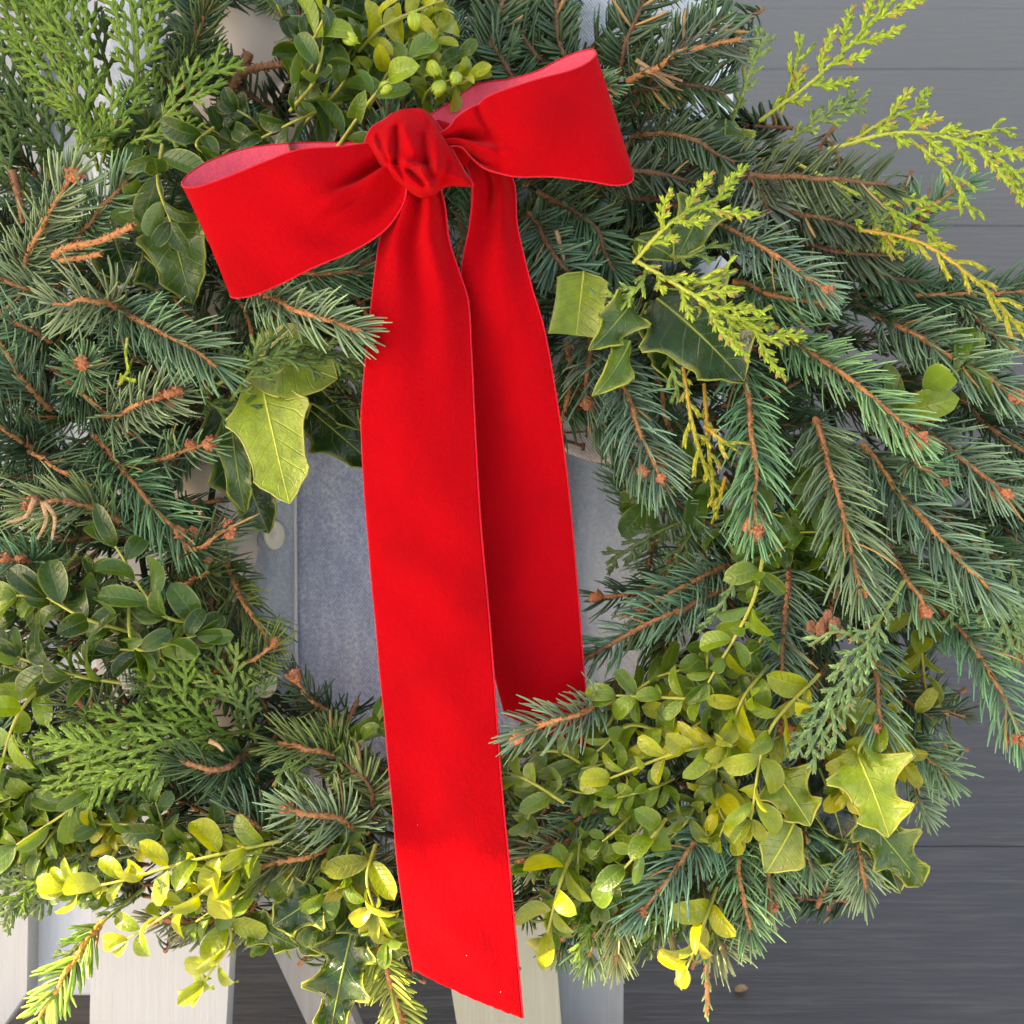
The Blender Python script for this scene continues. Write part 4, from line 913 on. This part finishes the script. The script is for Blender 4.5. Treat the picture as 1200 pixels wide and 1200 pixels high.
# ---- boxwood (nearest first: their leaves are objects of their own)
BX = [
 ([(895, 650), (880, 710), (830, 800)], -0.09, -0.1, MIDG, 1.0), ([(880, 870), (800, 880), (715, 912)], -0.085, -0.105, YELG, 1.0), ([(900, 830), (820, 820), (722, 815)], -0.08, -0.09, MIDG, 1.0),
 ([(330, 985), (220, 1010), (130, 1035), (80, 1040)], -0.08, -0.09, YELG, 1.12), ([(320, 990), (230, 1050), (150, 1100)], -0.075, -0.085, YELG, 1.12), ([(340, 130), (370, 90), (385, 10)], -0.08, -0.1, DARKG, 1.2),
 ([(390, 180), (440, 110), (480, 70)], -0.09, -0.1, MIDG, 1.1), ([(190, 170), (185, 215), (200, 260)], -0.07, -0.08, DARKG, 1.35), ([(250, 730), (190, 720), (135, 640)], -0.07, -0.09, DARKG, 1.35),
 ([(150, 740), (100, 725), (55, 700)], -0.08, -0.09, DARKG, 1.4), ([(140, 800), (80, 790), (20, 770)], -0.075, -0.09, DARKG, 1.4), ([(150, 690), (160, 760), (230, 745)], -0.08, -0.09, DARKG, 1.3),
 ([(780, 960), (765, 980), (720, 1030)], -0.08, -0.09, MIDG, 1.05), ([(670, 1000), (655, 1040), (640, 1100)], -0.07, -0.08, YELG, 1.2), ([(960, 790), (900, 860), (880, 960)], -0.085, -0.1, YELG, 1.15),
 ([(660, 940), (620, 915), (595, 905)], -0.08, -0.09, SAGE, 1.1), ([(1040, 830), (1010, 870), (1000, 905)], -0.07, -0.08, YELG, 1.1), ([(900, 780), (870, 820), (850, 870)], -0.08, -0.1, YELG, 1.1),
 ([(840, 1040), (822, 1090), (805, 1135)], -0.06, -0.07, GOLD, 1.1), ([(100, 880), (100, 930), (20, 990)], -0.06, -0.075, MIDG, 1.3),
 ([(1040, 500), (1085, 455), (1130, 430)], -0.035, -0.05, MIDG, 1.7), ([(440, 990), (430, 1030), (440, 1070)], -0.07, -0.08, GOLD, 1.2), ([(420, 60), (450, 30), (520, 0)], -0.08, -0.09, YELG, 1.1),
 ([(800, 870), (740, 850), (700, 880)], -0.07, -0.08, MIDG, 1.0), ([(690, 900), (650, 880), (600, 890)], -0.07, -0.08, SAGE, 1.0), ([(960, 620), (930, 610), (900, 600)], -0.03, -0.04, MIDG, 1.2),
 ([(330, 1000), (290, 1040), (230, 1080)], -0.06, -0.07, MIDG, 1.2), ([(400, 120), (350, 140), (300, 165)], -0.07, -0.08, DARKG, 1.2), ([(1075, 700), (1080, 760), (1085, 810)], -0.02, -0.03, YELG, 1.2),
 ([(350, 60), (400, 40), (440, -20)], -0.05, -0.06, MIDG, 1.2), ([(960, 500), (960, 545), (950, 590)], -0.03, -0.04, MIDG, 1.2), ([(840, 560), (790, 570), (760, 590)], -0.02, -0.03, MIDG, 1.5),
 ([(350, 150), (400, 100), (410, 60)], -0.07, -0.085, MIDG, 1.3), ([(430, 130), (470, 60), (500, 30)], -0.07, -0.085, YELG, 1.3), ([(360, 60), (380, 20), (390, -20)], -0.09, -0.1, YELG, 1.5),
 ([(60, 790), (20, 840), (0, 900)], -0.07, -0.08, MIDG, 1.3), ([(90, 650), (60, 680), (20, 720)], -0.05, -0.06, DARKG, 1.3), ([(1000, 590), (960, 640), (930, 670)], -0.03, -0.03, MIDG, 1.2),
 ([(1060, 870), (1070, 840), (1090, 830)], -0.03, -0.03, YELG, 1.1), ([(870, 560), (850, 620), (870, 660)], -0.02, -0.03, MIDG, 1.2), ([(400, 850), (420, 870), (440, 850)], -0.05, -0.06, MIDG, 1.1), ([(850, 900), (840, 940), (860, 980)], -0.06, -0.07, YELG, 1.0), ([(730, 820), (780, 790), (850, 780)], -0.05, -0.06, MIDG, 1.0),
 ([(180, 290), (170, 250), (160, 200)], -0.05, -0.06, DARKG, 1.3), ([(250, 150), (230, 170), (255, 190)], -0.06, -0.07, DARKG, 1.2), ([(270, 1000), (180, 970), (110, 965)], -0.06, -0.07, MIDG, 1.2), ([(380, 980), (410, 1000), (420, 1030)], -0.05, -0.05, MIDG, 1.1), ([(260, 1060), (270, 1100), (240, 1150)], -0.06, -0.06, YELG, 1.2)]
for i, (pts, d0, d1, pal, sz) in enumerate(BX):
    boxwood(pts, d0, d1, pal, sz, individual=i < 22, step=0.0105)
# more boxwood and cedar tufts between the long sprigs
def tufts(n, reg, ang, pal, size, dlo, dhi, ln=70):
    for _ in range(n):
        for tr in range(30):
            x = random.uniform(reg[0], reg[2]); y = random.uniform(reg[1], reg[3]); a = math.radians(ang + random.gauss(0, 28))
            q = (x + ln * math.cos(a), y + ln * math.sin(a))
            if not inside((x, y), INN) and not inside(q, INN) and inside((x, y), OUT): break
        m_ = ((x + q[0]) / 2 + random.gauss(0, 6), (y + q[1]) / 2 + random.gauss(0, 6)); dd = random.uniform(dlo, dhi)
        if pal == 'cedar': cedar([(x, y), m_, q], dd + 0.012, dd - 0.01, 34, random.choice((G1, G2, (0.16, 0.27, 0.025))), sub=True, spacing=0.006, ang=0.62, stemcol=(0.8, 0.9, 0.7))
        else: boxwood([(x, y), m_, q], dd + 0.012, dd - 0.012, random.choice(pal), size * random.uniform(0.85, 1.1), individual=False, step=0.0088)
tufts(14, (640, 800, 960, 940), 150, (YELG, MIDG, MIDG, SAGE), 0.82, -0.075, -0.055)
tufts(6, (820, 700, 960, 860), 100, (MIDG, YELG), 0.82, -0.075, -0.05)
tufts(5, (620, 950, 760, 1060), 120, (MIDG, YELG), 0.85, -0.06, -0.045, 60)
tufts(7, (980, 780, 1080, 900), 80, (YELG, GOLD), 0.95, -0.06, -0.03, 50)
tufts(17, (60, 960, 380, 1060), 170, (MIDG, MIDG, YELG, GOLD, DARKG), 0.85, -0.07, -0.045)
tufts(10, (0, 850, 120, 980), 150, (MIDG, DARKG, MIDG), 1.1, -0.06, -0.045)
tufts(9, (20, 660, 220, 800), 200, (DARKG, DARKG, MIDG), 1.0, -0.075, -0.05)
tufts(6, (460, 60, 510, 125), -40, (YELG, MIDG), 1.0, -0.085, -0.07, 45)
tufts(12, (330, 10, 470, 130), -70, (DARKG, DARKG, MIDG), 1.15, -0.07, -0.045, 60)
tufts(8, (170, 160, 320, 170), 150, (DARKG,), 1.1, -0.05, -0.03, 50)
tufts(5, (400, 960, 450, 1060), 110, (GOLD, MIDG), 0.85, -0.065, -0.05, 50)
tufts(6, (930, 600, 1000, 680), 160, (MIDG,), 1.0, -0.045, -0.03, 50)
tufts(5, (780, 1000, 850, 1050), 95, 'cedar', 1, -0.05, -0.04, 80)
tufts(5, (690, 1000, 760, 1040), 105, 'cedar', 1, -0.05, -0.04, 70)
tufts(12, (130, 800, 330, 900), 190, 'cedar', 1, -0.055, -0.04, 90)
tufts(8, (30, 930, 200, 1040), 175, 'cedar', 1, -0.045, -0.02, 90)
tufts(4, (20, 120, 190, 210), -105, 'cedar', 1, -0.035, -0.01, 95)
# seed pods at the top, a few yellow buds on the left
PODM = []
for k in range(3):
    g = Geo(); g.ball((0, 0, 0), 0.0038, 10, 8, (1, 1, 1.6), 0.06)
    for j in range(3):
        a = j * 2.09; g.ball((0.0022 * math.cos(a), 0.0022 * math.sin(a), 0.0005), 0.0027, 8, 6, (1, 1, 1.7), 0.05)
        g.tubes(np.array([(0.002 * math.cos(a), 0.002 * math.sin(a), 0.004), (0.003 * math.cos(a), 0.003 * math.sin(a), 0.0072)])[None], np.array([[0.0005, 0.0002]]), 4, ref=(1, 0.2, 0))
    PODM.append(g.mesh('seed_pod', M_pod))
for x, y, s in ((410, 45, 0.8), (452, 104, 0.85), (508, 80, 0.85), (534, 92, 0.75), (515, 103, 0.85), (485, 25, 0.8)):
    d_ = Vector((random.uniform(-1, 1), -0.6, random.uniform(-1, 1)))
    o = link('seed_pod', random.choice(PODM), wreath); o.matrix_local = Matrix.Translation(Vector(P(x, y, -0.105 if y < 200 else -0.095))) @ d_.to_track_quat('Z', 'Y').to_matrix().to_4x4() @ Matrix.Scale(s, 4)
    o.color = (1.1, 1.1, 1.1, 1) if y < 200 or y > 900 else (2.0, 1.6, 0.8, 1)

# ---- holly
LG = (0.27, 0.36, 0.025); DK = (0.02, 0.055, 0.012); MD = (0.06, 0.12, 0.02)
holly(305, 440, 338, 588, -0.06, -0.085, 52, LG, 2, 0.30, 0.001, label='lime green holly leaf hanging below the left loop', arch=0.1, cup=0.1)
holly(298, 415, 392, 440, -0.055, -0.065, 50, (0.22, 0.30, 0.04), 1, 0.1, 0.001, cup=0.2)
holly(258, 470, 312, 625, -0.03, -0.03, 46, DK, 3, 0.25, 0.003)
holly(270, 480, 285, 600, -0.045, -0.05, 24, MD, 2, 0.3, 0.003)
holly(345, 465, 440, 545, 0.0, -0.02, 46, DK, 3, 0.35, 0.004)
holly(330, 440, 352, 500, -0.01, -0.01, 30, DK, 1, 0.2, 0.002)
holly(360, 440, 420, 500, -0.01, -0.02, 26, DK, 2, 0.3, 0.003)
holly(200, 250, 222, 350, -0.05, -0.06, 44, MD, 2, 0.25, 0.004)
holly(130, 260, 150, 330, -0.03, -0.04, 44, DK, 2, 0.2, 0.004)
holly(170, 300, 215, 345, -0.045, -0.045, 34, DK, 2, 0.3, 0.004)
holly(684, 318, 676, 390, -0.06, -0.075, 30, LG, 1, 0.12, 0.001, cup=0.25, arch=0.25, shape='square', label='squarish lime holly leaf right of the bow')
holly(742, 350, 700, 405, -0.07, -0.09, 30, MD, 2, 0.3, 0.006, nx=(0.5, -0.9, 0.1))
holly(738, 400, 703, 460, -0.08, -0.095, 22, (0.10, 0.18, 0.02), 1, 0.3, 0.006, nx=(0.6, -0.8, 0.3))
holly(770, 350, 872, 440, -0.06, -0.08, 74, DK, 2, 0.4, 0.006, label='large dark glossy holly leaf right of the bow tails')
holly(770, 350, 795, 450, -0.055, -0.07, 44, DK, 2, 0.35, 0.006)
holly(830, 230, 795, 300, -0.055, -0.07, 34, MD, 2, 0.35, 0.005)
holly(745, 280, 790, 300, -0.055, -0.065, 28, MD, 1, 0.3, 0.004)
holly(850, 140, 845, 215, -0.04, -0.05, 36, MD, 2, 0.3, 0.004)
holly(905, 900, 950, 965, -0.06, -0.075, 40, (0.20, 0.28, 0.03), 2, 0.45, 0.006)
holly(1000, 875, 1044, 978, -0.08, -0.10, 54, (0.27, 0.37, 0.03), 2, 0.5, 0.006, label='large lime green holly leaf at the lower right')
holly(960, 900, 990, 985, -0.055, -0.06, 32, (0.010, 0.02, 0.012), 2, 0.2, 0.004)
holly(1000, 940, 1085, 1040, -0.05, -0.06, 40, MD, 3, 0.45, 0.005)
holly(1010, 950, 1058, 1048, -0.045, -0.055, 26, DK, 2, 0.4, 0.005)
holly(930, 965, 900, 1022, -0.06, -0.07, 34, (0.26, 0.32, 0.07), 1, 0.35, 0.003)
holly(940, 960, 985, 1010, -0.04, -0.05, 36, DK, 2, 0.4, 0.005)
holly(380, 1045, 320, 1085, -0.07, -0.08, 36, DK, 2, 0.4, 0.005)
holly(400, 1050, 352, 1120, -0.05, -0.06, 32, MD, 2, 0.4, 0.005)
holly(415, 1080, 385, 1215, -0.06, -0.065, 44, DK, 3, 0.45, 0.009, label='large dark holly leaf hanging at the bottom edge')
holly(420, 1060, 440, 1110, -0.06, -0.065, 34, DK, 2, 0.4, 0.004)
holly(470, 1060, 430, 1170, -0.035, -0.04, 36, (0.16, 0.24, 0.03), 2, 0.4, 0.005)
holly(290, 1075, 345, 1110, -0.06, -0.07, 24, MD, 2, 0.4, 0.005)
# small dry cone scale cluster
g = Geo()
for k in range(9): g.ball(rng.normal(0, 0.0035, 3), 0.0028, 6, 5, (1, 0.6, 1.4), 0.3)
link('dry_cone', g.mesh('dry_cone', M_bud, smooth=False), wreath, P(972, 730, -0.09), color=(0.5, 0.6, 0.7))

# ------------------------------------------------------------------ red velvet bow
BO = P(490, 180, -0.1)
bow = wroot('ribbon_bow', BO, 'red velvet ribbon bow with two long tails over the top of the wreath', 'bow')
def ribbon(name, V, edges=('l', 'r'), ends=(), th=0.0005, mats=None, parent=None, label=None, flip=False):
    V = V - BO; g = Geo(); g.grid(V); me = g.mesh(name, mats or [M_red, M_back], attr=False)
    if flip: me.flip_normals()
    o = link(name, me, parent or bow)
    md = o.modifiers.new('thick', 'SOLIDIFY'); md.thickness = th; md.offset = 0; md.material_offset = 1 if mats is None else 0; md.material_offset_rim = 0
    g = Geo()
    for e in edges: g.tubes(V[:, 0] if e == 'l' else V[:, -1], 0.00048, 6)
    link('selvedge', g.mesh('selvedge', M_edge), o)
    if label: o['label'] = label
    return o
def pts3(a): return np.array([P(x, y, d) for x, y, d in a])
# back tail
Lb = [(522, 150, -.094), (540, 184, -.098), (553, 216, -.100), (551, 262, -.097), (541, 318, -.094), (545, 380, -.090), (552, 500, -.085), (562, 620, -.082), (570, 720, -.079), (580, 790, -.076), (592, 838, -.074)]
Rb = [(548, 158, -.093), (572, 190, -.094), (600, 206, -.096), (606, 262, -.098), (622, 332, -.097), (638, 388, -.094), (657, 500, -.090), (668, 590, -.086), (676, 680, -.083), (683, 770, -.079), (690, 876, -.074)]
def ob(u, v):
    k = np.exp(-(u / 0.22) ** 2); return 0.004 * np.sin(v * 9.5 + 1.0) * k * np.clip(u * 8, 0, 1) - 0.0035 * np.sin(v * np.pi) + 0.0015 * np.sin(u * 11 + v * 2) + 0.0012 * np.sin(u * 26 - v * 4) * np.sin(v * 3.1) + 0.006 * np.exp(-((v - 0.42 - u * 0.9) / 0.10) ** 2) * np.exp(-((u - 0.11) / 0.05) ** 2)
ribbon('tail', patch(pts3(Rb), pts3(Lb), 170, 40, ob), label='shorter tail behind')
# front tail
La = [(478, 205, -.108), (462, 246, -.110), (446, 275, -.110), (440, 310, -.109), (434, 370, -.107), (427, 440, -.105), (424, 505, -.104), (430, 610, -.102), (441, 740, -.100), (454, 880, -.100), (466, 1010, -.098), (477, 1090, -.096), (485, 1136, -.094)]
Ra = [(512, 205, -.110), (521, 240, -.111), (526, 280, -.109), (538, 318, -.107), (548, 350, -.106), (552, 410, -.106), (557, 510, -.107), (563, 610, -.107), (573, 720, -.105), (580, 810, -.105), (587, 910, -.104), (600, 1050, -.100), (613, 1194, -.094)]
def oa(u, v):
    k = np.exp(-(u / 0.17) ** 2); return (0.0045 * np.sin(v * 13 + 0.5 + 6 * u) * k - 0.003 * np.sin(v * np.pi) + 0.0012 * np.sin(u * 9 + v * 2.5) - 0.002 * np.exp(-((v - 0.3) / 0.2) ** 2) * np.exp(-((u - 0.15) / 0.12) ** 2)
                                          + 0.004 * np.exp(-((v - 0.75) / 0.3) ** 2) * np.exp(-((u - 0.79) / 0.06) ** 2) + 0.0025 * np.exp(-((v - 0.62) / 0.25) ** 2) * np.exp(-((u - 0.67) / 0.04) ** 2)
                                          + 0.0011 * np.sin(u * 31 + v * 4.2 + np.sin(u * 13) * 2) * np.sin(v * 3.1) + 0.0007 * np.sin(u * 57 - v * 6))
VA = patch(pts3(Ra), pts3(La), 200, 44, oa)
VA[-1, :, 2] += rng.normal(0, 0.00025, 44)
ribbon('tail', VA, label='longer front tail with a slanting cut end')
# left loop: one strip from the knot, round the end and back
LT = [(470, 180, -.118), (440, 168, -.116), (400, 172, -.120), (350, 176, -.124), (310, 190, -.123), (265, 208, -.118), (232, 219, -.112), (216, 219, -.106), (214, 213, -.101), (226, 200, -.098), (252, 186, -.094), (290, 174, -.090), (340, 168, -.090), (400, 167, -.092), (450, 165, -.098)]
LB = [(478, 214, -.118), (472, 240, -.116), (450, 270, -.116), (412, 294, -.116), (368, 313, -.114), (330, 332, -.110), (296, 346, -.107), (275, 349, -.104), (270, 345, -.099), (282, 338, -.095), (306, 328, -.091), (340, 312, -.088), (380, 290, -.087), (420, 262, -.088), (450, 240, -.096)]
def ol(u, v):
    f = np.exp(-((u - 0.10) / 0.09) ** 2)
    rid = -0.0065 * np.exp(-((v - (0.42 - 0.55 * (u - 0.03) * -1.2)) / 0.085) ** 2) + 0.0075 * np.exp(-((v - (0.24 + 1.0 * u)) / 0.075) ** 2) + 0.004 * np.exp(-((v - 0.75) / 0.14) ** 2)
    soft = 0.004 * np.exp(-((v - 0.62 - 0.2 * np.sin(u * 9)) / 0.14) ** 2) * np.exp(-((u - 0.22) / 0.09) ** 2) - 0.003 * np.exp(-((v - 0.35) / 0.2) ** 2) * np.exp(-((u - 0.2) / 0.08) ** 2)
    return rid * f + soft - 0.0022 * np.sin(v * np.pi) * np.exp(-((u - 0.25) / 0.2) ** 2) + 0.0010 * np.sin(u * 40 + v * 5) * np.sin(v * 3.1) * np.exp(-((u - 0.25) / 0.15) ** 2) + 0.004 * np.exp(-((v - 0.55 - 1.2 * (u - 0.16)) / 0.05) ** 2) * np.exp(-((u - 0.16) / 0.06) ** 2)
ribbon('loop', patch(pts3(LT), pts3(LB), 190, 56, ol), label='left loop with its paler reverse showing', flip=True)
# right loop
RT = [(505, 160, -.118), (524, 151, -.118), (536, 137, -.118), (552, 126, -.119), (575, 112, -.122), (602, 102, -.124), (634, 92, -.123), (668, 83, -.118), (688, 74, -.113), (698, 64, -.108), (694, 58, -.103), (678, 61, -.100), (656, 70, -.097), (628, 84, -.094), (596, 93, -.092), (560, 99, -.092), (532, 117, -.093), (505, 134, -.098)]
RB = [(520, 172, -.116), (540, 172, -.116), (554, 186, -.115), (568, 197, -.115), (586, 203, -.116), (606, 207, -.117), (646, 207, -.117), (690, 212, -.114), (720, 217, -.111), (738, 214, -.107), (742, 204, -.102), (735, 195, -.098), (715, 188, -.094), (680, 185, -.090), (640, 182, -.088), (600, 178, -.088), (560, 172, -.090), (520, 165, -.096)]
def orr(u, v):
    f = np.exp(-((u - 0.10) / 0.07) ** 2)
    return f * (0.007 * np.exp(-((v - (0.62 - 1.2 * (u - 0.05))) / 0.10) ** 2) - 0.005 * np.exp(-((v - (0.38 - 0.9 * (u - 0.05))) / 0.08) ** 2) + 0.005 * np.exp(-((v - 0.12) / 0.08) ** 2)) \
        - 0.0025 * np.sin(v * np.pi) * np.exp(-((u - 0.3) / 0.18) ** 2) + 0.0030 * np.exp(-((u - 0.155 - 0.01 * np.sin(v * 5)) / 0.012) ** 2) * np.clip(v * 1.6, 0, 1)
ribbon('loop', patch(pts3(RB), pts3(RT), 200, 56, orr), label='right loop tilted upwards', flip=True)
# knot: a wrap of ribbon with folds
KO = [(428, 166), (436, 150), (452, 140), (466, 129), (482, 126), (498, 128), (508, 140), (520, 158), (534, 184), (546, 205), (554, 218), (540, 219), (526, 219), (516, 224), (506, 231), (494, 233), (480, 226), (466, 214), (452, 202), (440, 186)]
KO = crom(np.array([(x, y, 0) for x, y in KO + KO[:1]], float), 97)[:-1, :2]; kc = np.array([488, 182.0])
def seg_d(p, a, b):
    a = np.array(a, float); b = np.array(b, float); tt = np.clip(((p - a) @ (b - a)) / ((b - a) @ (b - a)), 0, 1); return np.linalg.norm(p - a - tt[:, None] * (b - a), axis=1), tt
RID = [((456, 142), (452, 180), 7, -.0032), ((452, 180), (468, 208), 7, -.0036), ((468, 208), (500, 222), 8, -.0036), ((466, 150), (463, 190), 3.5, .0036), ((463, 190), (474, 212), 3.5, .0032), ((474, 152), (484, 178), 8, -.0034), ((476, 190), (494, 198), 4, -.0048), ((494, 198), (506, 222), 4.5, -.0046), ((480, 200), (497, 216), 3, .0038),
       ((497, 160), (500, 190), 5, .0032), ((500, 190), (507, 206), 5, .0032), ((512, 165), (512, 195), 8, -.0035), ((512, 195), (509, 224), 6, -.0036), ((524, 190), (517, 216), 6, .0026), ((436, 160), (450, 195), 3, -.0030), ((443, 158), (456, 190), 3, .0026), ((508, 146), (546, 212), 3.2, -.0028), ((484, 132), (500, 150), 6, .002)]
rings = np.linspace(0, 1, 46); V = np.zeros((len(rings) + 6, 97, 3))
for i, q in enumerate(rings):
    pp = kc + (KO - kc) * q; pp = np.concatenate([pp, pp[:1]])
    dep = -0.113 - 0.0145 * np.clip(1 - q ** 3.2, 0, 1) ** 0.6 * np.ones(97)
    for a, b, s_, h in RID:
        dd, _ = seg_d(pp, a, b); dep = dep + h * np.exp(-(dd / s_) ** 2) * min(1, (1.02 - q) * 5)
    for j in range(97): V[i, j] = P(pp[j, 0], pp[j, 1], dep[j])
for k in range(6):
    q = 1 - 0.03 * (k + 1) ** 1.3; pp = kc + (KO - kc) * q; pp = np.concatenate([pp, pp[:1]])
    for j in range(97): V[len(rings) + k, j] = P(pp[j, 0], pp[j, 1], -0.112 + 0.0035 * (k + 1))
g = Geo(); g.grid((V - BO)[:, ::-1]); o = link('knot', g.mesh('knot', [M_red], attr=False), bow)
md = o.modifiers.new('smooth', 'SUBSURF'); md.levels = 0; md.render_levels = 1
g = Geo(); e = V[len(rings) - 1] - BO
g.tubes(e[np.arange(-6, 14) % 96], 0.0007, 6); g.tubes(e[26:54], 0.0007, 6)
link('selvedge', g.mesh('selvedge', M_edge), o)
# pinched ribbon behind the knot joining loops and tails
g = Geo(); g.ball(P(505, 178, -0.100) - BO, 0.020, 20, 12, (1.0, 0.45, 0.8), 0.03); link('knot_back', g.mesh('knot_back', [M_red], attr=False), bow)
# lint on the velvet
g = Geo()
def surf_pt(V, px, py):
    k = T * (D + V[..., 1]) / 600; X = V[..., 0] / k + 600; Y = 600 - V[..., 2] / k
    i = np.argmin((X - px) ** 2 + (Y - py) ** 2); return V.reshape(-1, 3)[i]
def hair(pts, r):
    c = np.array([surf_pt(VA, x, y) for x, y in pts]) - BO; c[:, 1] -= 0.0009; g.tubes(crom(c, 24), r, 4)
0 and hair([(504, 428), (514, 440), (517, 462), (524, 474)], 0.00010)
for x, y in ((491, 965), (545, 1120), (588, 1160)):
    g.ball(surf_pt(VA, x, y) - BO + np.array([0, -0.0009, 0]), 0.00016, 6, 4)
link('lint', g.mesh('lint', M_lint), bow, kind='stuff')

# crumb on the deck
cr = Geo(); cr.ball((0, 0, 0), 0.0045, 8, 6, (1.3, 0.8, 0.5), 0.5)
ray = (MW.to_3x3() @ Vector([float(v) for v in (P(868, 1158, 0) + np.array([0, D, 0]))]))
hit = CAM + ray * (-(HC - 0.004) / ray.z)
tag(link('leaf_crumb', cr.mesh('leaf_crumb', mat_cache, smooth=False), None, hit), 'small tan crumb of dry leaf on the grey deck below the wreath', 'debris')
